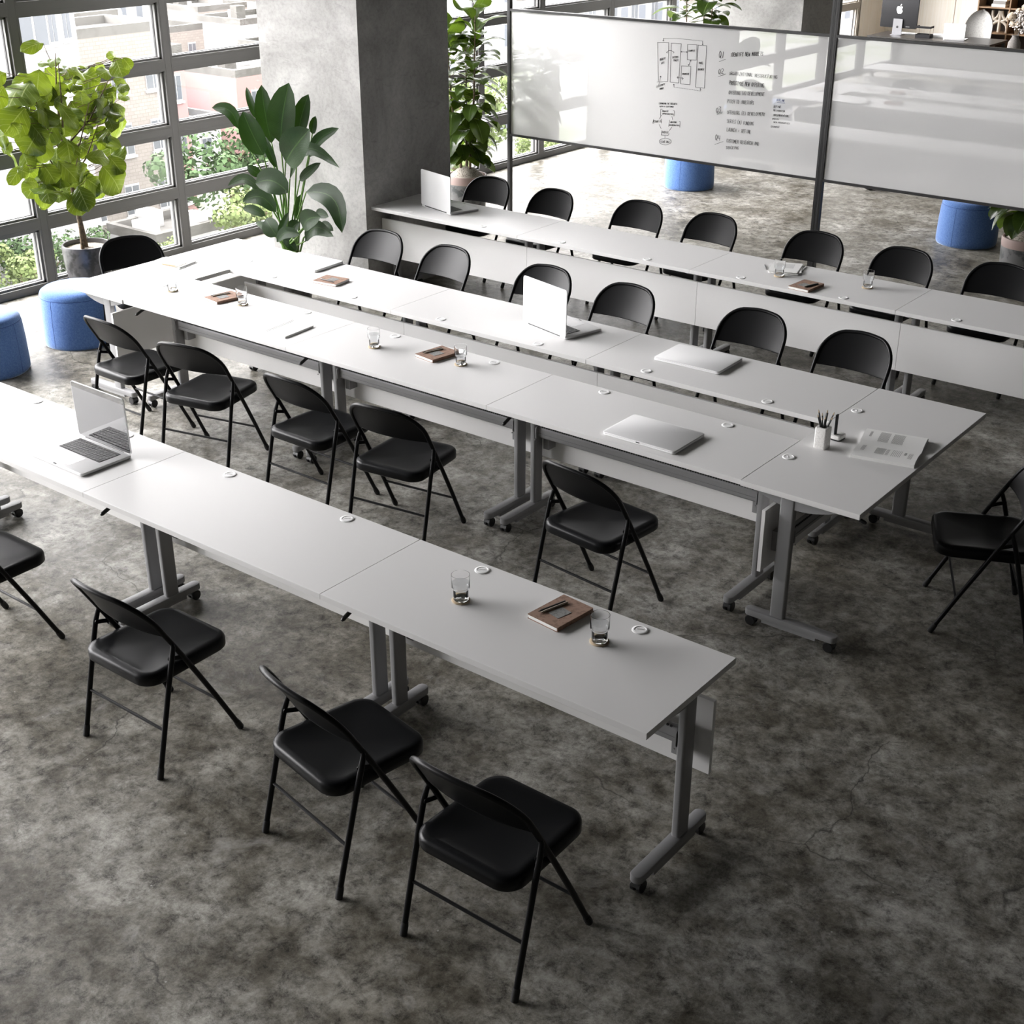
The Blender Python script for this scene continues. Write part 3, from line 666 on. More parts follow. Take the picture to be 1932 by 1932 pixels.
# ---------------------------------------------------------------- measured positions (metres)
STREL=[[-6.458,2.72,1.278,-6.276,2.684,1.756,0.213,0.03],[-6.694,2.84,1.233,-6.711,2.795,1.688,0.143,0.02],[-6.363,2.82,1.332,-6.189,2.797,1.666,0.128,0.03],[-6.285,2.6,1.174,-5.949,2.559,1.464,0.232,0.02],[-6.558,2.62,1.187,-6.694,2.566,1.516,0.169,0.06],[-6.911,2.7,1.338,-7.142,2.637,1.49,0.09,0.3],[-6.825,2.82,1.411,-6.94,2.84,1.644,0.052,0.02],[-6.495,2.69,1.089,-6.62,2.701,1.32,0.059,0.02],[-6.195,2.77,1.194,-5.851,2.766,1.453,0.08,0.1],[-6.381,2.72,1.011,-5.742,2.64,1.193,0.089,0.32],[-6.334,2.78,0.993,-6.069,2.765,1.167,0.067,0.05],[-6.235,2.56,0.949,-6.544,2.502,0.99,0.175,0.2],[-6.604,2.62,0.887,-6.92,2.539,0.911,0.067,0.3],[-6.391,2.56,0.773,-6.679,2.473,0.833,0.111,0.3],[-6.701,2.72,0.666,-6.918,2.672,0.705,0.065,0.1],[-6.358,2.52,0.592,-6.497,2.537,0.709,0.126,0.05],[-6.358,2.54,0.588,-6.239,2.553,0.797,0.052,0.02],[-6.511,2.62,0.563,-6.715,2.623,0.63,0.053,0.08],[-6.12,2.64,0.957,-5.717,2.606,0.705,0.153,-0.32],[-6.057,2.52,0.706,-5.797,2.467,0.842,0.138,0.12],[-6.126,2.6,0.575,-5.741,2.537,0.687,0.11,0.25],[-6.116,2.72,0.769,-5.956,2.705,0.773,0.066,0.1],[-6.279,2.6,0.626,-6.168,2.594,0.719,0.089,0.1],[-6.077,2.5,0.655,-6.333,2.488,0.557,0.08,0.2],[-6.436,2.82,0.656,-6.391,2.833,0.864,0.068,0.05],[-6.768,2.77,0.974,-6.87,2.719,1.048,0.068,0.05],[-6.251,2.87,1.351,-6.193,2.861,1.494,0.058,0.05],[-6.059,2.72,0.703,-5.917,2.709,0.668,0.052,0.1],[-6.263,2.62,0.466,-6.377,2.595,0.558,0.067,0.1]]
STREL_BASE=[-6.438,2.72,0.4]
FIG=[[-7.878,1.667,2.021,-7.848,1.443,1.983,0.103],[-7.919,1.752,1.904,-7.81,1.702,1.854,0.104],[-7.562,1.458,1.935,-7.519,1.382,1.906,0.071],[-7.822,2.27,1.873,-7.717,2.11,1.883,0.077],[-7.697,2.176,1.878,-7.597,2.151,1.737,0.152],[-7.57,2.154,1.891,-7.533,2.196,1.803,0.083],[-7.77,2.168,1.771,-7.718,2.007,1.75,0.115],[-7.762,2.18,1.712,-7.784,2.322,1.571,0.115],[-7.82,1.385,1.755,-7.732,1.184,1.607,0.233],[-7.94,1.623,1.773,-7.982,1.405,1.724,0.104],[-7.672,1.293,1.612,-7.674,1.083,1.445,0.231],[-7.714,1.476,1.585,-7.684,1.438,1.439,0.227],[-7.802,1.465,1.422,-7.683,1.309,1.198,0.244],[-7.87,1.729,1.255,-7.85,1.685,0.981,0.251],[-7.867,1.741,1.447,-7.809,1.696,1.319,0.212],[-7.833,1.865,1.034,-7.822,1.801,0.804,0.24],[-7.616,1.863,1.1,-7.612,1.998,0.856,0.229],[-7.703,1.388,1.18,-7.599,1.411,1.036,0.163],[-7.914,1.548,0.962,-7.953,1.531,0.81,0.115],[-7.855,1.628,0.941,-7.775,1.536,0.839,0.13],[-7.677,1.933,1.595,-7.687,2.027,1.449,0.166],[-7.808,2.104,1.598,-7.828,2.003,1.564,0.107],[-7.749,2.141,1.525,-7.792,2.254,1.377,0.1],[-7.639,1.991,1.452,-7.537,1.955,1.364,0.084],[-7.521,1.492,1.623,-7.446,1.57,1.436,0.094],[-7.518,1.691,1.69,-7.565,1.726,1.589,0.117],[-7.827,1.864,1.706,-7.713,1.74,1.666,0.135],[-7.603,1.158,1.216,-7.584,0.999,1.095,0.094],[-7.526,1.056,1.213,-7.471,1.11,1.176,0.1],[-7.584,1.105,1.535,-7.584,1.154,1.445,0.099],[-7.872,1.568,1.729,-7.846,1.669,1.669,0.126],[-7.897,1.524,1.675,-7.882,1.373,1.638,0.133],[-7.518,1.645,1.207,-7.511,1.865,1.15,0.112],[-7.956,2.173,1.101,-7.998,2.28,0.936,0.103],[-7.882,1.843,1.237,-7.799,1.907,1.161,0.169],[-7.793,1.909,0.916,-7.794,1.937,0.794,0.117],[-7.915,1.938,1.445,-7.798,1.948,1.359,0.2],[-7.765,1.237,1.86,-7.78,1.092,1.806,0.128],[-7.933,2.336,1.512,-7.973,2.45,1.525,0.094],[-7.882,1.999,1.289,-7.817,2.092,1.184,0.147],[-7.891,1.485,1.666,-7.934,1.412,1.571,0.118],[-7.734,1.591,1.625,-7.742,1.706,1.552,0.125],[-7.501,1.586,1.858,-7.53,1.754,1.788,0.094],[-7.717,1.245,1.274,-7.635,1.241,1.14,0.117],[-7.772,2.199,1.664,-7.654,2.237,1.619,0.092],[-7.74,1.188,1.771,-7.749,1.056,1.635,0.157],[-7.771,1.197,1.361,-7.815,1.144,1.278,0.087],[-7.766,1.669,1.741,-7.774,1.708,1.635,0.118],[-7.551,1.61,1.584,-7.46,1.579,1.483,0.132],[-7.731,1.783,0.992,-7.775,1.96,0.848,0.153],[-7.843,2.078,1.036,-7.852,2.215,0.887,0.141],[-7.864,1.773,1.114,-7.875,1.829,0.965,0.184],[-7.56,1.124,1.098,-7.586,1.251,1.058,0.087],[-7.936,2.223,1.736,-7.829,2.084,1.833,0.077],[-7.7,1.088,1.719,-7.582,0.826,1.574,0.184],[-7.775,1.415,1.529,-7.671,1.257,1.505,0.132],[-7.739,1.423,1.78,-7.741,1.293,1.627,0.226],[-7.882,2.149,1.6,-7.845,2.245,1.542,0.22],[-7.76,1.248,1.514,-7.816,1.384,1.524,0.138],[-7.766,2.134,1.413,-7.875,2.261,1.241,0.237],[-7.941,1.698,1.47,-7.909,1.72,1.434,0.232],[-7.677,1.565,1.382,-7.794,1.685,1.207,0.219],[-7.807,1.824,1.82,-7.716,1.728,1.768,0.166],[-7.835,2.065,1.608,-7.829,1.913,1.416,0.195],[-7.787,1.186,1.419,-7.874,1.142,1.387,0.188],[-7.71,2.047,1.306,-7.81,2.061,1.19,0.217],[-7.83,1.538,1.169,-7.718,1.408,0.994,0.198],[-7.848,1.992,1.574,-7.762,2.08,1.389,0.227],[-7.707,1.632,1.133,-7.726,1.727,0.97,0.226],[-7.827,1.722,1.193,-7.866,1.735,1.192,0.208],[-7.809,1.935,1.332,-7.813,2.004,1.239,0.138],[-7.875,1.63,0.902,-7.811,1.786,0.84,0.204],[-7.681,1.387,1.608,-7.688,1.519,1.475,0.225],[-7.845,1.831,1.739,-7.932,1.917,1.619,0.203],[-7.95,1.826,1.232,-7.875,1.723,1.23,0.171],[-7.783,1.402,1.555,-7.88,1.371,1.561,0.15],[-7.895,1.59,1.618,-8.009,1.436,1.627,0.221],[-7.666,1.766,1.807,-7.748,1.793,1.716,0.193],[-7.661,1.987,1.522,-7.753,2.035,1.471,0.212],[-7.894,1.433,1.708,-7.791,1.403,1.64,0.229],[-7.919,1.692,1.634,-7.961,1.733,1.653,0.229],[-7.714,1.308,1.258,-7.766,1.28,1.061,0.15],[-7.785,1.265,1.541,-7.817,1.41,1.479,0.147],[-7.654,1.971,1.143,-7.553,2.005,1.012,0.14],[-7.675,1.511,1.181,-7.581,1.6,1.014,0.156],[-7.943,1.512,0.91,-7.873,1.57,0.83,0.236],[-7.945,1.652,0.993,-8.042,1.502,0.863,0.143],[-7.899,2.163,1.101,-7.805,2.227,1.062,0.202],[-7.748,2.092,1.471,-7.734,2.154,1.43,0.191],[-7.704,1.392,1.434,-7.708,1.254,1.271,0.226],[-7.761,1.555,1.084,-7.674,1.5,0.969,0.177],[-7.993,2.247,1.19,-7.883,2.136,1.024,0.223],[-7.806,1.794,1.582,-7.812,1.864,1.423,0.221],[-7.678,1.992,1.36,-7.573,1.953,1.347,0.222],[-7.783,1.512,1.49,-7.684,1.45,1.433,0.229],[-7.779,1.565,1.455,-7.837,1.679,1.401,0.164],[-7.881,2.062,1.567,-7.801,2.188,1.564,0.227],[-7.788,1.476,1.755,-7.782,1.632,1.632,0.139],[-7.809,1.631,1.728,-7.786,1.551,1.572,0.138],[-7.756,1.787,1.837,-7.848,1.941,1.819,0.186],[-7.782,2.106,1.319,-7.752,1.952,1.28,0.134],[-7.874,1.505,1.37,-7.78,1.585,1.349,0.163],[-7.988,1.432,1.138,-8.009,1.584,1.104,0.225],[-7.724,1.404,1.028,-7.675,1.384,0.867,0.132],[-7.903,2.145,1.631,-7.842,2.116,1.569,0.223],[-7.91,1.488,1.032,-7.908,1.338,0.89,0.162],[-7.735,1.774,1.468,-7.834,1.93,1.305,0.14],[-7.766,1.659,0.903,-7.672,1.659,0.728,0.167],[-7.942,1.25,1.288,-8.003,1.36,1.113,0.237],[-7.769,1.456,1.05,-7.671,1.32,1.036,0.15],[-7.732,1.598,1.48,-7.808,1.504,1.288,0.166],[-7.788,1.333,0.99,-7.82,1.49,0.828,0.154],[-7.761,2.123,1.461,-7.646,1.981,1.46,0.207],[-7.964,1.6,1.773,-8.036,1.484,1.678,0.19],[-7.74,1.337,1.509,-7.658,1.42,1.318,0.147],[-7.799,1.652,1.139,-7.872,1.692,1.014,0.17],[-7.933,1.69,1.834,-7.97,1.844,1.681,0.133],[-7.744,1.702,0.946,-7.639,1.701,0.755,0.164],[-7.951,1.74,1.667,-7.981,1.728,1.545,0.179],[-7.726,1.642,1.328,-7.67,1.616,1.153,0.163],[-7.831,1.27,1.6,-7.718,1.279,1.439,0.198],[-7.746,1.347,1.655,-7.861,1.327,1.631,0.145],[-7.9,1.915,1.276,-7.916,1.855,1.216,0.149],[-7.809,1.366,1.082,-7.699,1.505,0.938,0.167],[-7.872,1.359,1.502,-7.785,1.262,1.406,0.143],[-7.654,1.877,1.63,-7.74,1.944,1.561,0.136],[-7.972,2.037,1.748,-7.866,2.128,1.681,0.19],[-7.834,1.639,1.26,-7.746,1.546,1.164,0.161],[-7.689,1.476,1.865,-7.74,1.45,1.666,0.188],[-7.975,2.112,1.681,-7.991,1.978,1.574,0.23],[-7.666,1.386,0.985,-7.589,1.29,0.987,0.232]]
WTX=[["Q1",-4.472,1.742,-4.418,1.743,0.0525,1],["Q2",-4.467,1.607,-4.41,1.612,0.045,1],["Q3",-4.467,1.28,-4.413,1.286,0.0432,1],["Q4",-4.457,1.044,-4.401,1.046,0.0436,1],["IDENTIFY NEW MARKETS",-4.36,1.758,-4.046,1.788,0.0307,0],["ORGANIZATIONAL RESTRUCTURING",-4.36,1.607,-3.895,1.614,0.0278,0],["PROTOTYPE NEW OFFERING",-4.353,1.525,-4.015,1.532,0.0325,0],["OFFERING (A) DEVELOPMENT",-4.353,1.445,-4.006,1.462,0.0295,0],["PITCH TO INVESTORS",-4.36,1.371,-4.098,1.383,0.0296,0],["OFFERING (B) DEVELOPMENT",-4.354,1.278,-3.982,1.297,0.0297,0],["SERIES (A) FUNDING",-4.351,1.205,-4.084,1.207,0.0298,0],["LAUNCH + REFINE",-4.347,1.131,-4.105,1.137,0.0299,0],["CUSTOMER RESEARCH AND",-4.343,1.036,-4.019,1.045,0.03,0],["TRACKING",-4.345,0.977,-4.214,0.989,0.0269,0],["OUTLINE",-3.887,1.434,-3.809,1.434,0.0167,2],["DEFINE",-3.908,1.376,-3.839,1.381,0.0183,0],["MECHANISM",-3.909,1.348,-3.799,1.349,0.0153,0],["IMPLEMENTATION",-3.909,1.308,-3.764,1.315,0.0153,0],["SPECIFY",-3.914,1.277,-3.847,1.279,0.0123,0],["NEW PROPERTIES",-3.898,1.253,-3.745,1.255,0.0107,0],["EXAMPLE",-3.919,1.211,-3.836,1.216,0.0138,0],["IDENTIFY",-5.072,1.666,-5.011,1.679,0.0191,0],["IDEA",-5.058,1.637,-5.021,1.646,0.0159,0],["DISCUSS",-4.939,1.697,-4.878,1.704,0.0174,0],["CONCEPT",-4.93,1.673,-4.873,1.676,0.0158,0],["EXAMPLES",-4.778,1.766,-4.712,1.771,0.0141,0],["PRIORITIZE",-4.829,1.566,-4.76,1.572,0.0142,0],["MODEL",-4.667,1.673,-4.623,1.674,0.0172,0],["+",-4.65,1.65,-4.644,1.65,0.0109,0],["DOCUMENT",-4.674,1.618,-4.61,1.622,0.0157,0],["CUSTOMER",-5.094,1.431,-5.005,1.462,0.0161,0],["WANTS",-5.058,1.418,-5.016,1.427,0.0145,0],["EXPANDING THE BUSINESS",-5.058,1.291,-4.867,1.305,0.0145,0],["WITH A CUSTOMER",-5.049,1.267,-4.9,1.278,0.0113,0],["MANAGE",-5.019,1.228,-4.951,1.233,0.0137,0],["OPPORTUNITIES",-5.017,1.206,-4.899,1.213,0.0121,0],["RETAIN ID",-5.111,1.125,-5.026,1.134,0.0179,0],["ADDITIONAL",-4.928,1.141,-4.859,1.147,0.0121,0],["OPPORTUNITIES",-4.938,1.114,-4.833,1.122,0.0121,0],["PROPOSE",-5.011,1.04,-4.939,1.045,0.0163,0],["CLOSE SALE",-5.021,0.955,-4.923,0.962,0.0179,0]]
WLN=[[[-4.467,1.707],[-4.405,1.732]],[[-4.465,1.583],[-4.395,1.611]],[[-4.458,1.271],[-4.401,1.291]],[[-4.454,1.262],[-4.403,1.283]],[[-4.457,1.004],[-4.375,1.039]],[[-3.881,1.423],[-3.807,1.424]],[[-5.103,1.819],[-4.986,1.825],[-4.978,1.496],[-5.09,1.481]],[[-5.101,1.82],[-5.076,1.487]],[[-4.959,1.823],[-4.858,1.826],[-4.864,1.493],[-4.953,1.493],[-4.959,1.823]],[[-4.794,1.824],[-4.697,1.828],[-4.696,1.701],[-4.788,1.697],[-4.794,1.824]],[[-4.685,1.827],[-4.601,1.828],[-4.598,1.474],[-4.69,1.474],[-4.685,1.827]],[[-4.843,1.64],[-4.748,1.644],[-4.747,1.489],[-4.843,1.487],[-4.843,1.64]],[[-4.997,1.748],[-5.004,1.739],[-4.994,1.737]],[[-5.004,1.741],[-4.982,1.759],[-4.956,1.761],[-4.927,1.75]],[[-4.939,1.756],[-4.926,1.749],[-4.936,1.741]],[[-4.858,1.759],[-4.79,1.761]],[[-4.847,1.764],[-4.858,1.759],[-4.846,1.753]],[[-4.8,1.767],[-4.789,1.761],[-4.799,1.754]],[[-4.751,1.696],[-4.771,1.65]],[[-4.762,1.689],[-4.75,1.697],[-4.748,1.687]],[[-4.775,1.66],[-4.771,1.649],[-4.759,1.657]],[[-4.882,1.539],[-4.819,1.536]],[[-4.873,1.548],[-4.883,1.539],[-4.872,1.53]],[[-4.831,1.543],[-4.818,1.536],[-4.829,1.525]],[[-5.07,1.456],[-5.053,1.536]],[[-5.062,1.528],[-5.053,1.537],[-5.048,1.526]],[[-5.043,1.855],[-5.044,1.835]],[[-5.05,1.84],[-5.044,1.834],[-5.036,1.84]],[[-4.645,1.864],[-4.642,1.833]],[[-4.649,1.838],[-4.642,1.832],[-4.636,1.839]],[[-4.909,1.454],[-4.912,1.478]],[[-4.918,1.471],[-4.912,1.479],[-4.905,1.472]],[[-4.636,1.446],[-4.637,1.467]],[[-4.644,1.46],[-4.638,1.468],[-4.63,1.462]],[[-5.02,1.25],[-5.036,1.25],[-5.037,1.197],[-5.025,1.196]],[[-4.906,1.25],[-4.892,1.249],[-4.893,1.205],[-4.903,1.204]],[[-5.109,1.153],[-5.115,1.116],[-5.103,1.117]],[[-5.031,1.161],[-5.023,1.16],[-5.023,1.128]],[[-4.939,1.163],[-4.944,1.107]],[[-4.838,1.165],[-4.826,1.162],[-4.827,1.111]],[[-5.013,1.065],[-5.019,1.022],[-4.944,1.029],[-4.934,1.047]],[[-5.03,1.191],[-5.046,1.164]],[[-4.915,1.199],[-4.906,1.17]],[[-5.046,1.113],[-5.023,1.08]],[[-4.91,1.107],[-4.934,1.072]],[[-4.979,1.022],[-4.978,0.998]],[[-4.91,0.977],[-4.912,0.968],[-4.92,0.96],[-4.932,0.952],[-4.948,0.945],[-4.966,0.941],[-4.985,0.94],[-5.003,0.941],[-5.018,0.945],[-5.029,0.951],[-5.035,0.958],[-5.036,0.967],[-5.031,0.976],[-5.021,0.984],[-5.006,0.991],[-4.989,0.996],[-4.97,0.999],[-4.951,0.999],[-4.935,0.997],[-4.922,0.992],[-4.913,0.985],[-4.91,0.977]],[[-5.043,1.857],[-5.036,1.857]],[[-5.03,1.858],[-5.023,1.858]],[[-5.016,1.858],[-5.01,1.859]],[[-5.003,1.859],[-4.997,1.86]],[[-4.99,1.86],[-4.983,1.86]],[[-4.977,1.861],[-4.97,1.861]],[[-4.964,1.861],[-4.957,1.862]],[[-4.95,1.862],[-4.944,1.862]],[[-4.937,1.863],[-4.931,1.863]],[[-4.924,1.864],[-4.918,1.864]],[[-4.911,1.864],[-4.905,1.865]],[[-4.898,1.865],[-4.891,1.865]],[[-4.885,1.866],[-4.877,1.866]],[[-4.87,1.866],[-4.862,1.866]],[[-4.855,1.866],[-4.847,1.866]],[[-4.839,1.866],[-4.832,1.865]],[[-4.824,1.865],[-4.817,1.865]],[[-4.809,1.865],[-4.802,1.865]],[[-4.794,1.865],[-4.787,1.865]],[[-4.779,1.865],[-4.772,1.865]],[[-4.764,1.865],[-4.757,1.865]],[[-4.749,1.865],[-4.742,1.865]],[[-4.734,1.865],[-4.727,1.865]],[[-4.719,1.865],[-4.712,1.865]],[[-4.704,1.865],[-4.697,1.864]],[[-4.689,1.864],[-4.682,1.864]],[[-4.674,1.864],[-4.667,1.864]],[[-4.659,1.864],[-4.652,1.864]],[[-4.909,1.454],[-4.9,1.454]],[[-4.891,1.453],[-4.883,1.453]],[[-4.874,1.453],[-4.866,1.453]],[[-4.857,1.452],[-4.848,1.452]],[[-4.84,1.452],[-4.831,1.452]],[[-4.823,1.452],[-4.814,1.451]],[[-4.806,1.451],[-4.797,1.451]],[[-4.789,1.451],[-4.78,1.45]],[[-4.772,1.45],[-4.763,1.45]],[[-4.754,1.45],[-4.746,1.449]],[[-4.737,1.449],[-4.729,1.449]],[[-4.72,1.449],[-4.712,1.448]],[[-4.704,1.448],[-4.695,1.448]],[[-4.687,1.448],[-4.678,1.448]],[[-4.67,1.447],[-4.661,1.447]],[[-4.653,1.447],[-4.644,1.447]]]

# ---------------------------------------------------------------- glass whiteboards
YB_ = 6.05
def whiteboard(name, x0, x1, label):
    t = thing(name, label, 'whiteboard', ((x0+x1)/2, YB_, 0), 0, 'framed glass whiteboards'); ox = (x0+x1)/2
    for xx, nm in ((x0, 'post'), (x1, 'post')):
        s = 1 if xx == x0 else -1
        b = MB(); b.box(min(xx, xx+s*0.032)-ox, max(xx, xx+s*0.032)-ox, -0.022, 0.022, 0, H-0.001)
        b.box(min(xx+s*0.011, xx+s*0.021)-ox, max(xx+s*0.011, xx+s*0.021)-ox, -0.024, 0.024, 0.001, H-0.002)
        b.build(nm, M['boardframe'], t, None)
    for z in (0.83, 1.993):
        b = MB(); b.box(x0+0.032-ox, x1-0.032-ox, -0.02, 0.02, z-0.011, z+0.011); b.build('rail', M['boardframe'], t, None)
    b = MB(); b.box(x0+0.03-ox, x1-0.03-ox, -0.006, 0.006, 0.84, 1.983)
    bd = b.build('writing_surface', M['board'], t, None)
    return t, bd, ox
W1, BD1, OX1 = whiteboard('glass_whiteboard', -6.79, -3.421, 'left framed glass whiteboard covered in black handwriting and box diagrams')
W2, BD2, OX2 = whiteboard('glass_whiteboard', -3.419, -0.05, 'right framed glass whiteboard, blank and reflecting the tables')
GL = {
'A':[[(0,0),(.45,1),(.55,1),(1,0)],[(.2,.4),(.8,.4)]],'B':[[(0,0),(0,1),(.7,1),(.9,.8),(.7,.55),(0,.52)],[(.7,.55),(1,.3),(.75,0),(0,0)]],
'C':[[(1,.85),(.6,1),(.2,.85),(0,.5),(.2,.12),(.6,0),(1,.15)]],'D':[[(0,0),(0,1),(.55,1),(1,.65),(1,.3),(.55,0),(0,0)]],
'E':[[(.95,1),(0,1),(0,0),(.95,0)],[(0,.52),(.75,.52)]],'F':[[(.95,1),(0,1),(0,0)],[(0,.52),(.75,.52)]],
'G':[[(1,.85),(.6,1),(.2,.85),(0,.5),(.2,.12),(.6,0),(1,.15),(1,.45),(.6,.45)]],'H':[[(0,0),(0,1)],[(1,0),(1,1)],[(0,.5),(1,.5)]],
'I':[[(.5,0),(.5,1)]],'J':[[(.9,1),(.9,.2),(.6,0),(.2,0),(0,.25)]],'K':[[(0,0),(0,1)],[(1,1),(0,.45),(1,0)]],'L':[[(0,1),(0,0),(.9,0)]],
'M':[[(0,0),(.1,1),(.5,.35),(.9,1),(1,0)]],'N':[[(0,0),(0,1),(1,0),(1,1)]],'O':[[(.5,1),(.1,.8),(0,.45),(.2,.05),(.6,0),(.95,.3),(.95,.7),(.5,1)]],
'P':[[(0,0),(0,1),(.7,1),(1,.77),(.7,.5),(0,.48)]],'Q':[[(.5,1),(.1,.8),(0,.45),(.2,.05),(.6,0),(.95,.3),(.95,.7),(.5,1)],[(.55,.25),(1.05,-.1)]],
'R':[[(0,0),(0,1),(.7,1),(1,.77),(.7,.5),(0,.48)],[(.45,.48),(1,0)]],'S':[[(1,.85),(.6,1),(.15,.9),(.1,.65),(.85,.38),(.9,.12),(.5,0),(0,.12)]],
'T':[[(0,1),(1,1)],[(.5,1),(.5,0)]],'U':[[(0,1),(.05,.2),(.4,0),(.8,.1),(1,.3),(1,1)]],'V':[[(0,1),(.5,0),(1,1)]],
'W':[[(0,1),(.25,0),(.5,.7),(.75,0),(1,1)]],'X':[[(0,0),(1,1)],[(0,1),(1,0)]],'Y':[[(0,1),(.5,.5),(1,1)],[(.5,.5),(.4,0)]],
'Z':[[(0,1),(1,1),(0,0),(1,0)]],'1':[[(.5,0),(.5,1)]],'2':[[(0,.8),(.35,1),(.85,.9),(.8,.55),(0,0),(1,0)]],
'3':[[(0,1),(.9,1),(.4,.6),(.9,.4),(.8,.05),(.3,0),(0,.15)]],'4':[[(.1,1),(0,.45),(1,.45)],[(.85,1),(.85,0)]],
'(':[[(.7,1.1),(.3,.7),(.3,.25),(.7,-.12)]],')':[[(.3,1.1),(.7,.7),(.7,.25),(.3,-.12)]],'+':[[(.5,.25),(.5,.75)],[(.25,.5),(.75,.5)]],'.':[[(.5,0),(.5,.06)]]}
def write(mb, txt, x0, z0, x1, z1, h, wd, y, rng):
    n = len(txt); 
    if n == 0: return
    adv = (x1-x0)/n; cw = adv*0.72
    for i, ch in enumerate(txt):
        if ch == ' ': continue
        bx = x0 + adv*i; bz = z0 + (z1-z0)*i/max(1, n-1) + rng.uniform(-.05, .05)*h; sl = rng.uniform(0.0, 0.14); hh = h*rng.uniform(.9, 1.08)
        for pl_ in GL.get(ch, []):
            mb.ribbon([(bx+cw*p+sl*h*q*0.5, bz+hh*q) for p, q in pl_], wd, y)
rng = random.Random(7)
bk = MB(); bl = MB()
for s, x0, z0, x1, z1, h, k in WTX:
    write(bl if k == 2 else bk, s, x0-OX1, z0, x1-OX1, z1, h, 0.0036 if h > 0.045 else (0.0027 if h > 0.03 else 0.0017), -0.0075, rng)
for ln in WLN:
    (bl if abs(ln[0][0]-WLN[5][0][0]) < 1e-6 and ln is WLN[5] else bk).ribbon([(p[0]-OX1, p[1]) for p in ln], 0.0027, -0.0075)
o = bk.build('handwriting', M['ink'], BD1, None); tag(o, 'black marker handwriting and diagrams')
o = bl.build('handwriting', M['ink_blue'], BD1, None); tag(o, 'blue underlined heading')

# ---------------------------------------------------------------- plants
rng = random.Random(11)
# fiddle-leaf fig
fx, fy = -7.83, 1.76
t = thing('potted_fiddle_leaf_fig', 'fiddle-leaf fig tree with bright backlit leaves in a dark glazed pot by the window', 'plant', (fx, fy, 0))
b = MB(); b.lathe([(0.10, 0), (0.125, 0.03), (0.165, 0.15), (0.19, 0.30), (0.195, 0.445), (0.192, 0.455), (0.178, 0.455), (0.176, 0.40), (0.01, 0.40)], 40)
b.build('pot', M['pot_dark'], t, 50)
b = MB(); b.lathe([(0.176, 0.402), (0.176, 0.418), (0.1, 0.424), (0.01, 0.427)], 32); b.build('soil', M['soil'], t, 60)
b = MB()
b.tube([(-0.01, 0.0, 0.40), (0.005, -0.015, 0.52), (0.02, -0.04, 0.66), (0.04, -0.07, 0.85), (0.03, -0.09, 1.1), (0.02, -0.10, 1.4), (0.02, -0.08, 1.7), (0.03, -0.05, 1.95)], [0.026, 0.023, 0.021, 0.018, 0.014, 0.010, 0.006, 0.003], 10)
b.tube([(0.02, -0.05, 0.40), (0.02, -0.045, 0.52), (0.02, -0.045, 0.68)], [0.017, 0.014, 0.010], 8)
for z0, dx, dy, z1 in ((0.95, .14, -.34, 1.35), (0.98, .05, .30, 1.42), (1.1, .2, .12, 1.6), (1.15, .08, -.30, 1.7), (1.25, .1, .42, 1.75), (1.4, .18, -.1, 1.9), (1.0, .26, -.1, 1.2)):
    b.tube([(0.03, -0.08, z0), (dx*.5, dy*.5-0.05, z0+(z1-z0)*.35), (dx, dy-0.04, z1)], [0.009, 0.006, 0.003], 6)
b.build('trunk', M['bark'], t, 60)
b = MB()
for q in FIG:
    B = Vector(q[:3]) - Vector((fx, fy, 0)); T_ = Vector(q[3:6]) - Vector((fx, fy, 0))
    hint = Vector((0.75, -0.5, rng.uniform(0.3, 1.1))) + Vector((rng.uniform(-.4, .4), rng.uniform(-.4, .4), 0))
    b.leaf(B, T_, q[6]*1.12, rng.uniform(0.05, 0.16), hint, 'fig', 0.25, rng)
b.build('foliage', M['fig'], t, 75)
b = MB()
for q in FIG:
    B = Vector(q[:3]) - Vector((fx, fy, 0))
    c = Vector((0.03, -0.07, max(0.85, min(1.8, B.z-0.10)))); c = c.lerp(B, 0.45)
    b.tube([tuple(c), tuple(c.lerp(B, 0.6) + Vector((0, 0, -0.01))), tuple(B)], [0.003, 0.0028, 0.002], 5)
b.build('twigs', M['bark'], t, 75)
# bird of paradise
bx_, by_ = STREL_BASE[0], STREL_BASE[1]
t = thing('potted_bird_of_paradise', 'bird of paradise plant with broad dark green leaves in front of the concrete column', 'plant', (bx_, by_, 0))
b = MB(); b.lathe([(0.12, 0), (0.15, 0.03), (0.18, 0.2), (0.185, 0.36), (0.172, 0.36), (0.17, 0.33), (0.01, 0.33)], 36); b.build('pot', M['pot_dark'], t, 50)
b = MB(); b.lathe([(0.17, 0.332), (0.17, 0.34), (0.01, 0.35)], 28); b.build('soil', M['soil'], t, 60)
b = MB(); s_ = MB()
for q in STREL:
    B = Vector(q[:3]) - Vector((bx_, by_, 0)); T_ = Vector(q[3:6]) - Vector((bx_, by_, 0)); bow = q[7]
    up = Vector((0.5, -1, 0.35)); sd_ = (T_-B).cross(up)
    b.leaf(B, T_, q[6]*1.15, 0.06, up, 'strel', 0.22, rng, arc=(abs(bow)*0.85*(1 if sd_.z > 0 else -1) if abs(bow) > 0.07 else 0.0))
    r0 = Vector((rng.uniform(-.05, .05), rng.uniform(-.04, .04), 0.33)); m1 = r0.lerp(B, 0.5) + Vector((-(B.x-r0.x)*0.18, 0, 0.03))
    s_.tube([tuple(r0), tuple(m1), tuple(B)], [0.010, 0.007, 0.005], 7)
b.build('foliage', M['strel'], t, 75); s_.build('stalks', M['stem'], t, 75)
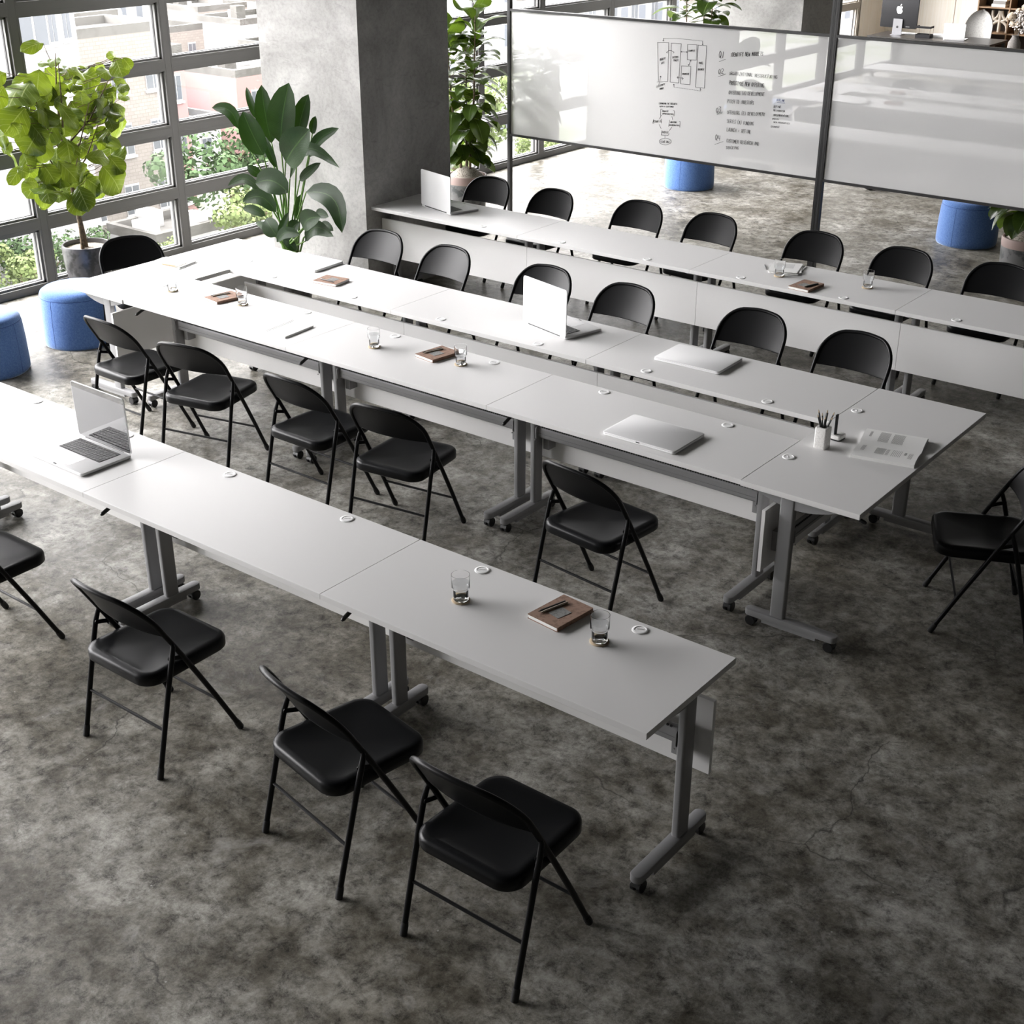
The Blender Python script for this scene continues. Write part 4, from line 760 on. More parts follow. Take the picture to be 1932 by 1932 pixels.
# rubber plants
def rubber(name, label, loc, h0, h1, rad, potr, poth, nst, nlv, potm, seed, size=0.23, grp='rubber plants'):
    rg = random.Random(seed); t = thing(name, label, 'plant', loc, 0, grp)
    b = MB(); b.lathe([(potr*.86, 0), (potr*.9, 0.02), (potr, poth-0.075)], 40); b.build('pot', potm, t, 50)
    b = MB(); b.lathe([(potr*1.0, poth-0.075), (potr*1.02, poth-0.01), (potr*1.0, poth), (potr*.93, poth), (potr*.92, poth-0.05), (0.01, poth-0.05)], 40); b.build('pot_rim', M['pot_rim'], t, 50)
    b = MB(); b.lathe([(potr*.92, poth-0.045), (potr*.8, poth+0.0), (potr*.45, poth+0.055), (0.01, poth+0.075)], 32); b.build('soil', M['soil'], t, 60)
    st = MB(); lf = MB()
    for k in range(nst):
        a = 2*PI*k/nst + rg.uniform(-.4, .4); ox, oy = math.cos(a)*0.05, math.sin(a)*0.05; lx, ly = math.cos(a)*rad*.4, math.sin(a)*rad*.4
        top = h1 - (0 if k == 0 else rg.uniform(.1, .35))
        pts = [(ox, oy, poth+0.03), (ox*1.4, oy*1.4, poth+0.3), (ox+lx*.5, oy+ly*.5, (poth+top)/2), (ox+lx*.7, oy+ly*.7, top)]
        st.tube(pts, [0.014, 0.012, 0.009, 0.004], 8)
        P = [Vector(p) for p in pts]
        n = nlv//nst
        for i in range(n):
            f = i/(n-1); z = h0 + (top-h0)*f
            for p, q in zip(P, P[1:]):
                if z <= q.z: c = p.lerp(q, max(0, (z-p.z)/(q.z-p.z))); break
            else: c = P[-1]
            aa = i*2.4 + rg.uniform(-.3, .3); dr = Vector((math.cos(aa), math.sin(aa), 0))
            up = f**3*0.9; drop = rg.uniform(.25, .95)*(1-up)
            rr = rad*rg.uniform(.25, .5)*(1-.45*f**2)
            B = c + dr*rr*0.45 + Vector((0, 0, 0.02+0.05*up)); L = size*rg.uniform(.8, 1.15)
            T_ = B + (dr*(1-.35*drop) + Vector((0, 0, -drop*0.85+up))).normalized()*L
            lf.leaf(B, T_, L*rg.uniform(.58, .72), rg.uniform(.06, .18), (dr + Vector((0, 0, .6))), 'rubber', 0.22, rg)
            st.tube([tuple(c), tuple(B)], 0.003, 5)
    lf.build('foliage', M['rubber'], t, 75); st.build('trunk', M['bark'], t, 60); return t
rubber('potted_rubber_plant', 'tall rubber plant in a mottled grey pot between the column and the whiteboard', (-6.93, 5.56, 0), 0.66, 2.05, 0.42, 0.195, 0.50, 3, 150, M['pot_mottled'], 3, 0.25)
rubber('potted_rubber_plant', 'rubber plant whose top shows above the left whiteboard', (-6.85, 9.75, 0), 0.9, 2.25, 0.5, 0.2, 0.45, 3, 110, M['pot_mottled'], 8, 0.3)
rubber('potted_rubber_plant', 'rubber plant at the right edge, its lower leaves hanging below the right whiteboard', (-1.80, 6.66, 0), 0.60, 1.75, 0.72, 0.2, 0.47, 4, 130, M['pot_mottled'], 21, 0.27)

# ---------------------------------------------------------------- things on the tables
def apple(mb, sz, mtx, th=0.0006):
    """fruit outline with a bite and a leaf, facing +z of mtx"""
    L = [(0,.36),(-.12,.42),(-.25,.42),(-.38,.34),(-.45,.18),(-.44,-.04),(-.36,-.26),(-.24,-.43),(-.13,-.47),(0,-.42)]
    Rr = [(.13,-.47),(.24,-.42),(.34,-.28),(.40,-.13),(.31,-.04),(.27,.08),(.29,.2),(.38,.29),(.28,.4),(.15,.43),(.06,.39)]
    p = L + Rr; n = len(p)
    mb.add([(0, 0, th)] + [(x*sz, y*sz, th) for x, y in p], [(0, i+1, (i+1) % n+1) for i in range(n)], mtx)
    lf = [(0.0,.45),(.02,.58),(.12,.68),(.2,.7),(.19,.58),(.1,.48)]
    mb.add([(x*sz, y*sz, th) for x, y in lf], [tuple(reversed(range(6)))], mtx)
def laptop_open(label, loc, rz, grp='open silver laptops'):
    w, d = 0.205, 0.142
    t = thing('open_laptop', label, 'laptop', loc, rz, grp)
    b = MB(); b.slab(rrect(w, d, 0.016, 5), 0.0015, 0.0155, 0.003); b.build('base', M['alu'], t)
    b = MB(); b.slab(rrect(0.160, 0.062, 0.004, 3, 0, 0.052), 0.0152, 0.0162, 0); kb = b.build('keyboard', M['gasket'], t)
    b = MB()
    for r_ in range(6):
        n = 14 if r_ < 5 else 10; wd_ = 0.314/n
        for c in range(n):
            if r_ == 5: 
                ws = [1,1,1,1.25,5,1.25,1,1,1,1]; tot = sum(ws); x0 = -0.157+0.314*sum(ws[:c])/tot; x1 = x0+0.314*ws[c]/tot
            else: x0 = -0.157+wd_*c; x1 = x0+wd_
            y1 = 0.111-r_*0.0197; y0 = y1-0.0175 if r_ else y1-0.012
            b.box(x0+0.0013, x1-0.0013, y0, y1, 0.0162, 0.0176)
    b.build('keys', M['key'], kb, None)
    b = MB(); b.slab(rrect(0.072, 0.046, 0.005, 3, 0, -0.068), 0.0154, 0.0159, 0); b.build('trackpad', M['pad'], t)
    b = MB(); b.slab(rrect(0.012, 0.0035, 0.003, 2, 0, -d+0.001), 0.0145, 0.0158, 0); b.build('finger_notch', M['gasket'], t)
    mt = T4((0, d-0.004, 0.016), 0, R(-91)+PI)  # lid plane: local y -> up
    mt = Matrix.Translation((0, d-0.004, 0.014)) @ Matrix.Rotation(R(91), 4, 'X')
    b = MB(); b.slab(rrect(w, d, 0.016, 5, 0, d+0.002), -0.006, 0.0, 0.002, mt); lid = b.build('lid', M['alu'], t)
    b = MB(); b.slab(rrect(w-0.004, d-0.004, 0.012, 4, 0, d+0.003), 0.0002, 0.001, 0, mt); b.build('screen', M['screen'], lid)
    b = MB(); b.lathe([(0.006, -0.15), (0.006, 0.15)], 12, Matrix.Translation((0, d-0.004, 0.012)) @ Matrix.Rotation(PI/2, 4, 'Y')); b.build('hinge', M['black'], t)
    return t
def laptop_closed(label, loc, rz):
    w, d = 0.208, 0.145
    t = thing('closed_laptop', label, 'laptop', loc, rz, 'closed silver laptops')
    b = MB(); b.slab(rrect(w, d, 0.017, 5), 0.0015, 0.0125, 0.004); b.build('base', M['alu'], t)
    b = MB(); b.slab(rrect(w, d, 0.017, 5), 0.0132, 0.019, 0.0025); b.build('lid', M['alu'], t)
    b = MB(); b.slab(rrect(0.011, 0.004, 0.003, 2, 0, -d+0.003), 0.010, 0.0133, 0); b.build('finger_notch', M['gasket'], t)
    for sx in (-1, 1):
        b = MB(); b.slab(rrect(0.015, 0.006, 0.005, 2, sx*0.16, 0), 0.0, 0.0016, 0); b.build('rubber_foot', M['black'], t)
    return t
TZt = TH
laptop_open('open silver laptop showing its keyboard, at the left of the nearest row', (-3.606, -1.305, TZt), R(-0.5))
laptop_open('open silver laptop on the ring, its plain lid raised towards the camera', (-2.952, 1.68, TZt), R(165.5))
laptop_open('open silver laptop at the concrete column, on the farthest row', (-5.457, 3.585, TZt), R(165.5))
laptop_closed('closed silver laptop on the camera side of the ring, near its right end', (-1.60, 0.585, TZt), R(0))
laptop_closed('closed silver laptop across the gap of the ring, beside the row of grommets', (-1.993, 1.667, TZt), R(181.5))
laptop_closed('closed silver laptop at the window end of the ring, beside a notebook', (-5.182, 1.723, TZt), R(183))

def tumbler(label, x, y):
    c = MB(); c.lathe([(0.035, 0), (0.036, 0.002), (0.036, 0.005), (0.035, 0.006), (0.002, 0.006)], 32)
    co = c.build('coaster', M['cork'], None, 50); co.location = (x, y, TZt); tag(co, 'round beige coaster under the ' + label[0], 'coaster', 'round coasters')
    t = thing('water_glass', label[1], 'glass', (x, y, TZt+0.0062), 0, 'water glasses')
    out = [(0.027, 0.0), (0.0295, 0.003), (0.0298, 0.044), (0.0305, 0.048), (0.035, 0.052), (0.0358, 0.056), (0.0362, 0.108)]
    inn = [(0.0345, 0.108), (0.0338, 0.057), (0.0325, 0.054), (0.0283, 0.047), (0.0275, 0.014), (0.024, 0.011), (0.001, 0.011)]
    b = MB(); b.lathe(out + inn, 40); b.build('tumbler', M['glass'], t, 50)
    b = MB(); b.lathe([(0.001, 0.0112), (0.0235, 0.0115), (0.0272, 0.0145), (0.028, 0.047), (0.0322, 0.0545), (0.0335, 0.058), (0.0336, 0.074), (0.001, 0.0738)], 40, cap=False); b.build('water', M['water'], t, 50)
    return t
tumbler(('glass left of the notebook on the nearest row', 'water glass on the nearest row, left of the brown notebook'), -1.301, -1.248)
tumbler(('glass right of the notebook on the nearest row', 'water glass on the nearest row, right of the brown notebook'), -0.711, -1.17)
tumbler(('glass at the window end of the ring', 'water glass at the window end of the ring, in the brightest glare'), -5.405, 0.714)
tumbler(('glass by the inner corner of the ring', 'water glass beside the pale notebook by the inner corner of the ring'), -4.816, 0.793)
tumbler(('glass in the middle of the ring', 'water glass alone in the middle of the ring, right of the planner'), -3.593, 0.709)
tumbler(('glass touching the notebook in the ring', 'water glass just right of the brown notebook in the middle of the ring'), -3.006, 0.789)
tumbler(('glass before the papers', 'water glass in front of the stack of papers on the farthest row'), -2.436, 3.469)
tumbler(('last glass of the farthest row', 'water glass standing apart on the farthest row, right of the notebook'), -1.847, 3.582)

def notebook(lab, x, y, rz, flip=1, covers='kraft', pens=2, wdt=0.15, ln=0.205):
    t = thing('notebook', 'brown kraft notebook ' + lab if covers == 'kraft' else 'pale grey notebook ' + lab, 'notebook', (x, y, TZt), rz, 'kraft notebooks')
    hw, hl = wdt/2, ln/2
    b = MB(); b.slab(rrect(hw-0.003, hl-0.003, 0.003, 2), 0.0016, 0.0164, 0); b.build('pages', M['paper'], t, None)
    b = MB(); b.slab(rrect(hw, hl, 0.004, 2), 0, 0.0016, 0); b.slab(rrect(hw, hl, 0.004, 2), 0.0164, 0.018, 0); b.box(hw-0.002, hw+0.001, -hl+0.003, hl-0.003, 0.0005, 0.0175)
    b.build('cover', M[covers], t, None)
    c = MB(); c.slab([(-0.028,-0.034),(0.028,-0.034),(0.028,0.034),(-0.028,0.034)], 0, 0.0012, 0)
    co = c.build('felt_card', M['card'], None, None); p = Matrix.Rotation(rz, 4, 'Z') @ Vector((0.008*flip, -0.012, 0))
    co.location = (x+p.x, y+p.y, TZt+0.0182); co.rotation_euler = (0,0,rz-R(7)); tag(co, 'small grey card on the notebook ' + lab, 'card', 'small grey cards')
    for k in range(pens):
        q = Matrix.Rotation(rz, 4, 'Z') @ Vector((-0.042*flip + 0.012*k*flip, -0.002, 0))
        g = MB(); L = 0.065
        g.tube([(0, -L, 0.004), (0, -L+0.014, 0.004), (0, L-0.002, 0.004), (0, L, 0.004)], [0.0008, 0.0038, 0.0038, 0.003], 10)
        po = g.build('pen', M['black'] if (k == 0) else M['ceramic'], None, 60); po.location = (x+q.x, y+q.y, TZt+0.0182); po.rotation_euler = (0, 0, rz + R(-9))
        tag(po, ('black pen' if k == 0 else 'beige pen') + ' on the notebook ' + lab, 'pen', 'pens on the notebooks')
    return t
notebook('between the two glasses of the nearest row', -0.936, -1.102, R(-6))
notebook('in the middle of the ring, beside a water glass', -3.209, 0.822, R(-8))
notebook('by the inner corner of the ring', -5.005, 0.805, R(-8))
notebook('in front of the far window-end laptop', -4.73, 1.50, R(98), pens=1, wdt=0.155, ln=0.19)
notebook('between the glasses of the farthest row', -2.171, 3.342, R(-4), flip=-1)
# spiral planner
t = thing('spiral_planner', 'open white spiral planner on the ring, left of the first seam', 'planner', (-4.281, 0.611, TZt), R(5))
b = MB(); b.slab(rrect(0.158, 0.128, 0.004, 2), 0, 0.012, 0.001, seg=1); b.build('page_block', M['paper'], t, None)
b = MB()
for k in range(24):
    y = -0.118 + 0.236*k/23
    b.tube([(0.008*math.cos(a), y, 0.0125+0.008*math.sin(a)) for a in (0, .6, 1.2, 1.8, 2.4, 3.14)], 0.0011, 5)
b.build('wire_spiral', M['steel'], t, None)
b = MB()
for i in range(3):
    for j in range(4):
        x = 0.035 + i*0.038; y = 0.095 - j*0.058
        for l_ in range(4): b.box(x, x+0.026-0.005*(l_ % 2), y-l_*0.009, y-l_*0.009+0.0018, 0.0121, 0.0124)
b.build('print', M['ink_grey'], t, None)
b = MB()
for j in range(5): b.box(-0.13, -0.04-0.01*(j % 3), 0.09-j*0.02, 0.094-j*0.02, 0.0121, 0.0124)
b.build('heading_print', M['ink_pink'], t, None)
# papers at the window end
t = thing('stack_of_papers', 'white papers and a notepad in the glare at the window end of the ring', 'papers', (-5.93, 1.13, TZt), R(12))
b = MB(); b.slab(rrect(0.15, 0.105, 0.003, 2), 0, 0.004, 0); b.slab(rrect(0.13, 0.09, 0.003, 2, 0.01, 0.01), 0.004, 0.012, 0); b.build('sheets', M['paper'], t, None)
b = MB(); b.slab(rrect(0.09, 0.06, 0.003, 2, 0.03, -0.03), 0.0122, 0.0145, 0); b.build('notepad', M['ceramic'], t, None)
p = MB(); p.tube([(0, -0.06, 0.0045), (0, -0.045, 0.0045), (0, 0.06, 0.0045)], [0.001, 0.004, 0.004], 10)
po = p.build('pencil', M['wood'], None, 60); po.location = (-5.86, 1.06, TZt+0.0146); po.rotation_euler = (0, 0, R(100)); tag(po, 'wooden pencil on the papers at the window end of the ring', 'pencil')
# papers, far row
t = thing('stack_of_papers', 'fanned stack of white papers on the farthest row, behind a glass', 'papers', (-2.475, 3.645, TZt), R(20))
for k, (a, dx, dy) in enumerate(((0, 0, 0), (-7, 0.012, -0.004), (6, 0.004, 0.01), (-3, -0.006, 0.004))):
    b = MB(); b.slab(rrect(0.1, 0.122, 0.002, 2), 0.004*k, 0.004*k+0.0036, 0, T4((dx, dy, 0), R(a))); b.build('sheets', M['paper'], t, None)
b = MB()
for k in range(9): b.box(-0.07, 0.05, 0.08-k*0.012, 0.0812-k*0.012, 0.0157, 0.016)
b.build('print', M['ink_grey'], t, None)
p = MB(); p.tube([(0, -0.065, 0.004), (0, -0.05, 0.004), (0, 0.06, 0.004), (0, 0.065, 0.004)], [0.001, 0.004, 0.004, 0.003], 10)
po = p.build('pen', M['black'], None, 60); po.location = (-2.605, 3.595, TZt); po.rotation_euler = (0, 0, R(35)); tag(po, 'black pen lying on the farthest row, left of the papers', 'pen')
# pencil cup with pencils
cx, cy = -0.885, 0.966
t = thing('pencil_cup', 'square speckled white pencil cup full of black pencils, at the right end of the ring', 'pencil cup', (cx, cy, TZt), R(0))
b = MB(); o4 = rrect(0.031, 0.031, 0.009, 5); n = len(o4)
lay = [(1.0, 0.0), (1.0, 0.103), (0.97, 0.106)]
vs = [(x*s_, y*s_, z) for s_, z in lay for x, y in o4]
circ = [(0.0235*math.cos(math.atan2(y, x)), 0.0235*math.sin(math.atan2(y, x))) for x, y in o4]
vs += [(x, y, 0.106) for x, y in circ] + [(x, y, 0.02) for x, y in circ]
fs = [tuple(reversed(range(n)))] + [(k*n+i, k*n+(i+1) % n, (k+1)*n+(i+1) % n, (k+1)*n+i) for k in range(4) for i in range(n)] + [tuple(4*n+i for i in range(n))]
b.add(vs, fs); b.build('cup', M['pencup'], t, 50)
rg = random.Random(2)
for k in range(8):
    a = 2*PI*k/8 + rg.uniform(-.3, .3); lean = rg.uniform(.010, .019); L = 0.165 + rg.uniform(-.02, .015)
    p0 = Vector((-math.cos(a)*0.010, -math.sin(a)*0.010, 0.024)); p1 = Vector((math.cos(a)*lean, math.sin(a)*lean, 0.106))
    d = (p1-p0).normalized(); e = p0 + d*L
    r_ = thing('pencil', 'thick black pencil standing in the speckled cup' if k == 2 else 'thin black pencil standing in the speckled cup', 'pencil', (cx, cy, TZt), 0, 'pencils in the cup')
    b = MB(); b.tube([tuple(p0), tuple(e - d*0.018)], 0.0036 if k != 2 else 0.0062, 6); b.build('shaft', M['black'], r_, None)
    b = MB(); b.tube([tuple(e - d*0.018), tuple(e - d*0.004)], [0.0035, 0.0012], 6); b.build('sharpened_tip', M['wood'], r_, None)
# magnetic stand with a dark upright blade behind the cup
t = thing('desk_stand', 'small white desk stand with a dark upright blade, behind the pencil cup', 'desk stand', (-0.868, 1.105, TZt), R(-4))
b = MB(); b.slab(rrect(0.027, 0.034, 0.009, 4), 0.007, 0.026, 0.002); b.build('base', M['pencup'], t)
b = MB(); b.slab(rrect(0.026, 0.033, 0.009, 4), 0, 0.007, 0); b.build('base_pad', M['black'], t)
b = MB(); b.slab(rrect(0.004, 0.011, 0.003, 2, -0.010, -0.010), 0.026, 0.128, 0); b.build('blade', M['imac'], t)
# open book
t = thing('open_book', 'open book with printed pages at the right end of the ring', 'book', (-0.612, 1.140, TZt), R(12))
b = MB(); NS = 14; HL = 0.148; prof = []
for i in range(NS+1):
    u = -1 + 2*i/NS; a = abs(u); z = 0.021*(math.sin(PI*min(1, a*1.05)**0.55)**0.7) if a > 0 else 0.006
    z = 0.008 + 0.016*math.sin(min(1.0, a*1.15)*PI*0.62)**0.8 if a > 0.001 else 0.007
    if a > 0.98: z = 0.016
    prof.append((u*0.178, z))
# spine runs along local x: pages open along y
vs = []; fs = []
for x in (-HL, HL):
    for (yy, zz) in prof: vs.append((x, yy, zz))
    for (yy, zz) in prof: vs.append((x, yy, 0.0))
n = NS+1
for i in range(NS):
    fs += [(i, i+1, 2*n+i+1, 2*n+i), (n+i+1, n+i, 3*n+i, 3*n+i+1), (i, n+i, n+i+1, i+1), (2*n+i, 2*n+i+1, 3*n+i+1, 3*n+i)]
fs += [(0, 2*n, 3*n, n), (n-1, 2*n-1, 4*n-1, 3*n-1)]
b.add(vs, fs); b.build('pages', M['paper'], t, 50)
def pz(y):
    for (a, za), (c, zc) in zip(prof, prof[1:]):
        if a <= y <= c: return za + (zc-za)*(y-a)/(c-a)
    return 0.016
b = MB()
def textblock(xa, xb, ya, yb, n):
    for k in range(n):
        x = xa + (xb-xa)*k/n
        steps = 4
        for s in range(steps):
            y0 = ya + (yb-ya)*s/steps; y1 = ya + (yb-ya)*(s+1)/steps
            z0, z1 = pz(y0)+0.0004, pz(y1)+0.0004
            b.add([(x, y0, z0), (x+0.0014, y0, z0), (x+0.0014, y1, z1), (x, y1, z1)], [(0, 1, 2, 3)])
textblock(-0.07, -0.02, 0.035, 0.14, 12); textblock(-0.005, 0.05, 0.035, 0.14, 13); textblock(-0.118, -0.106, 0.07, 0.13, 3)
textblock(-0.05, -0.005, -0.135, -0.045, 12); textblock(0.0, 0.014, -0.135, -0.05, 3); textblock(0.028, 0.075, -0.135, -0.04, 6); textblock(0.105, 0.125, -0.135, -0.06, 4); textblock(-0.118, -0.1, -0.12, -0.04, 4)
textblock(0.083, 0.094, -0.10, -0.06, 4)
b.build('printed_text', M['ink_grey'], t, None)

# ---------------------------------------------------------------- far office
DZ = 0.74
t = thing('office_desk', 'black-topped office desk beyond the right whiteboard', 'desk', (-6.8, 16.93, 0))
b = MB(); b.box(-0.99, 0.99, -0.4, 0.4, DZ-0.03, DZ); b.build('desktop', M['desk'], t, None)
for sx in (-1, 1):
    for sy in (-1, 1):
        b = MB(); b.box(sx*0.94-0.025, sx*0.94+0.025, sy*0.35-0.025, sy*0.35+0.025, 0, DZ-0.03); b.build('leg', M['boardframe'], t, None)
b = MB(); b.box(-0.9, 0.9, -0.36, -0.345, 0.35, DZ-0.03); b.build('front_panel', M['desk'], t, None)
t = thing('desktop_computer', 'desktop computer seen from behind, dark back with a pale fruit logo', 'computer', (-7.44, 16.9, DZ), R(-4))
b = MB(); b.slab(rrect(0.315, 0.27, 0.012, 3, 0, 0.375), -0.008, 0.012, 0.002, Matrix.Rotation(PI/2, 4, 'X')); b.build('screen_housing', M['imac'], t)
b = MB(); apple(b, 0.125, Matrix.Translation((0, -0.0125, 0.375)) @ Matrix.Rotation(PI/2, 4, 'X')); b.build('logo', M['logo'], t, None)
b = MB(); b.slab(rrect(0.088, 0.085, 0.004, 2), 0, 0.008, 0); b.build('foot', M['stand'], t)
b = MB(); b.slab([(-0.082, 0), (0.082, 0), (0.078, 0.235), (-0.078, 0.235)], -0.005, 0.005, 0, Matrix.Translation((0, -0.03, 0.006)) @ Matrix.Rotation(PI/2, 4, 'X')); st_ = b.build('stand', M['stand'], t, None)
b = MB(); b.lathe([(0.019, 0), (0.019, 0.002)], 18, Matrix.Translation((0, -0.0352, 0.12)) @ Matrix.Rotation(PI/2, 4, 'X')); b.build('cable_hole', M['black'], st_, None)
b = MB(); b.box(0.13, 0.195, -0.013, -0.012, 0.127, 0.135); b.build('lettering', M['ink_grey'], t, None)
t = thing('open_laptop', 'white open laptop with a dark emblem on its lid, on the office desk', 'laptop', (-6.47, 16.78, DZ), R(6), 'open silver laptops')
b = MB(); b.slab(rrect(0.165, 0.115, 0.01, 3, 0, 0.115), 0, 0.012, 0.002); b.build('base', M['cap'], t)
b = MB(); b.slab(rrect(0.165, 0.116, 0.01, 3, 0, 0.118), 0.0, 0.006, 0.001, Matrix.Translation((0, 0.0, 0.008)) @ Matrix.Rotation(R(94), 4, 'X')); lid = b.build('lid', M['cap'], t)
b = MB()
for dx in (0, 1):
    for dz in (0, 1): b.box(-0.014+dx*0.0145, -0.0005+dx*0.0145, -0.0095, -0.006, 0.118+dz*0.0145, 0.1315+dz*0.0145)
b.build('emblem', M['imac'], lid, None)
t = thing('desk_organiser', 'dark two-tier wire organiser on the office desk, between computer and laptop', 'organiser', (-6.97, 16.83, DZ), R(4))
b = MB()
b.box(-0.115, 0.115, -0.085, 0.085, 0.0, 0.004); b.box(-0.115, 0.115, -0.085, -0.081, 0, 0.05); b.box(-0.115, 0.115, 0.081, 0.085, 0, 0.05); b.box(-0.115, -0.111, -0.085, 0.085, 0, 0.05); b.box(0.111, 0.115, -0.085, 0.085, 0, 0.05)
b.build('lower_tray', M['imac'], t, None)
b = MB(); b.box(-0.115, 0.115, -0.085, 0.085, 0.14, 0.144); b.box(-0.115, 0.115, -0.085, -0.081, 0.14, 0.172); b.box(-0.115, -0.111, -0.085, 0.085, 0.14, 0.172); b.box(0.111, 0.115, -0.085, 0.085, 0.14, 0.172)
b.build('upper_tray', M['imac'], t, None)
b = MB()
for sx in (-1, 1):
    for sy in (-1, 1): b.tube([(sx*0.112, sy*0.082, 0.0), (sx*0.112, sy*0.082, 0.145)], 0.0025, 6)
b.build('wire_frame', M['shelfwood'], t, None)
b = MB(); b.slab(rrect(0.22, 0.06, 0.01, 3), 0, 0.016, 0.003); kb = b.build('keyboard', M['cap'], None); kb.location = (-7.35, 17.12, DZ); tag(kb, 'white keyboard behind the desktop computer', 'keyboard')
b = MB(); b.slab(rrect(0.15, 0.105, 0.003, 2), 0, 0.03, 0); kb = b.build('stack_of_papers', M['paper'], None, None); kb.location = (-6.80, 17.08, DZ); tag(kb, 'white papers on the office desk, left of the white laptop', 'papers')
# upholstered office chair behind the desk
t = thing('office_chair', 'light grey upholstered shell chair behind the office desk', 'chair', (-6.45, 17.72, 0), R(0))
b = MB(); vs = []; NU, NV = 16, 26
for side in (0, 1):
    for j in range(NV+1):
        f = j/NV; z = 0.44 + 0.665*f; wd_ = 0.235*(1-0.05*f) if f < .55 else 0.235*0.97*math.sqrt(max(0.0, 1-((f-.55)/.45)**2))
        wd_ = max(wd_, 0.01)
        for i in range(NU+1):
            u = -1+2*i/NU; vs.append((u*wd_, 0.02 + 0.10*f - 0.13*abs(u)**2.2*(1-.5*f) + (0.03 if side else 0), z))
N1 = (NU+1)*(NV+1); fs = []
for j in range(NV):
    for i in range(NU):
        a = j*(NU+1)+i; fs += [(a, a+1, a+NU+2, a+NU+1), (N1+a+NU+1, N1+a+NU+2, N1+a+1, N1+a)]
for i in range(NU): fs += [(i+1, i, N1+i, N1+i+1), (N1-NU-1+i, N1-NU+i, 2*N1-NU+i, 2*N1-NU-1+i)]
for j in range(NV):
    a = j*(NU+1); fs += [(a, a+NU+1, N1+a+NU+1, N1+a)]; a += NU; fs += [(a+NU+1, a, N1+a, N1+a+NU+1)]
b.add(vs, fs); b.build('back_shell', M['uphol'], t, 60)
b = MB(); b.slab(rrect(0.23, 0.21, 0.09, 6, 0, -0.15), 0.41, 0.47, 0.02); b.build('seat', M['uphol'], t, 60)
for sx in (-1, 1):
    for sy in (-1, 1):
        b = MB(); b.tube([(sx*0.12, -0.15+sy*0.1, 0.41), (sx*0.22, -0.15+sy*0.2, 0.0)], [0.014, 0.010], 8); b.build('leg', M['shelfwood'], t, 60)
# bookshelf on the back wall
sx0, sx1 = -6.63, -3.9
t = thing('bookshelf', 'dark wooden bookshelf against the cream back wall', 'bookshelf', (0, 0, 0))
b = MB(); b.box(sx0, sx1, 18.36, 18.395, 0, 2.4); b.build('back_panel', M['darkwood'], t, None)
b = MB(); b.box(sx0, sx1, 18.06, 18.36, 0, 0.10); b.box(sx0, sx1, 18.05, 18.36, 2.37, 2.4); b.build('carcass', M['darkwood'], t, None)
for x in (sx0, -6.12, -5.45, -4.7, sx1-0.02):
    b = MB(); b.box(x, x+0.02, 18.05, 18.36, 0.0, 2.37); b.build('divider', M['shelfwood'], t, None)
for z in (0.40, 0.745, 1.128, 1.5, 1.9):
    b = MB(); b.box(sx0+0.02, sx1-0.02, 18.055, 18.36, z-0.02, z); b.build('shelf', M['shelfwood'], t, None)
# ceramic sculpture on the shelf
t = thing('ceramic_sculpture', 'cream ceramic sculpture of curved tubes on the bookshelf', 'sculpture', (-6.28, 18.17, 0.745))
b = MB(); b.tube([(0, 0, 0.002), (0, 0, 0.325)], 0.026, 12)
for s in (-1, 1):
    b.tube([(s*(0.135 - 0.125*math.cos(a)) if False else s*(0.02+0.11*(1-math.cos(a))), 0, 0.325-0.14*math.sin(a) - 0.0) for a in [PI/2*k/8 for k in range(9)]][::-1] + [], 0.022, 12)
    b.tube([(s*0.13, 0, 0.325), (s*0.128, 0, 0.26), (s*0.105, 0, 0.205), (s*0.06, 0, 0.175), (s*0.01, 0, 0.165)], 0.022, 12)
    b.tube([(s*0.01, 0, 0.17), (s*0.06, 0, 0.155), (s*0.11, 0, 0.115), (s*0.13, 0, 0.06), (s*0.132, 0, 0.002)], 0.022, 12)
b.build('tubes', M['ceramic'], t, 60)
for k, (x, wd_, hh, mm) in enumerate(((-6.37, 0.22, 0.045, 'paper'), (-6.36, 0.20, 0.045, 'bookbox'), (-6.35, 0.21, 0.05, 'paper'))):
    b = MB(); b.box(-wd_/2, wd_/2, -0.09, 0.09, 0, hh-0.002)
    o = b.build('storage_book', M[mm], None, None); o.location = (x+0.05, 18.2, 1.128+0.046*k); tag(o, ['white book at the bottom of the pile on the top shelf', 'grey book in the middle of the pile on the top shelf', 'white book on top of the pile on the top shelf'][k], 'book', 'books lying on the bookshelf')
for k in range(5):
    b = MB(); b.box(-0.018, 0.018, -0.08, 0.08, 0, 0.20-0.02*(k % 3))
    o = b.build('upright_book', M[('wood', 'paper', 'kraft', 'ceramic', 'bookbox')[k]], None, None); o.location = (-6.52+0.042*k, 18.2, 0.40); tag(o, 'book standing on the lower shelf, ' + ('with a pale wooden spine', 'with a white spine', 'with a brown spine', 'with a cream spine', 'with a grey spine')[k], 'book', 'books standing on the lower shelf')
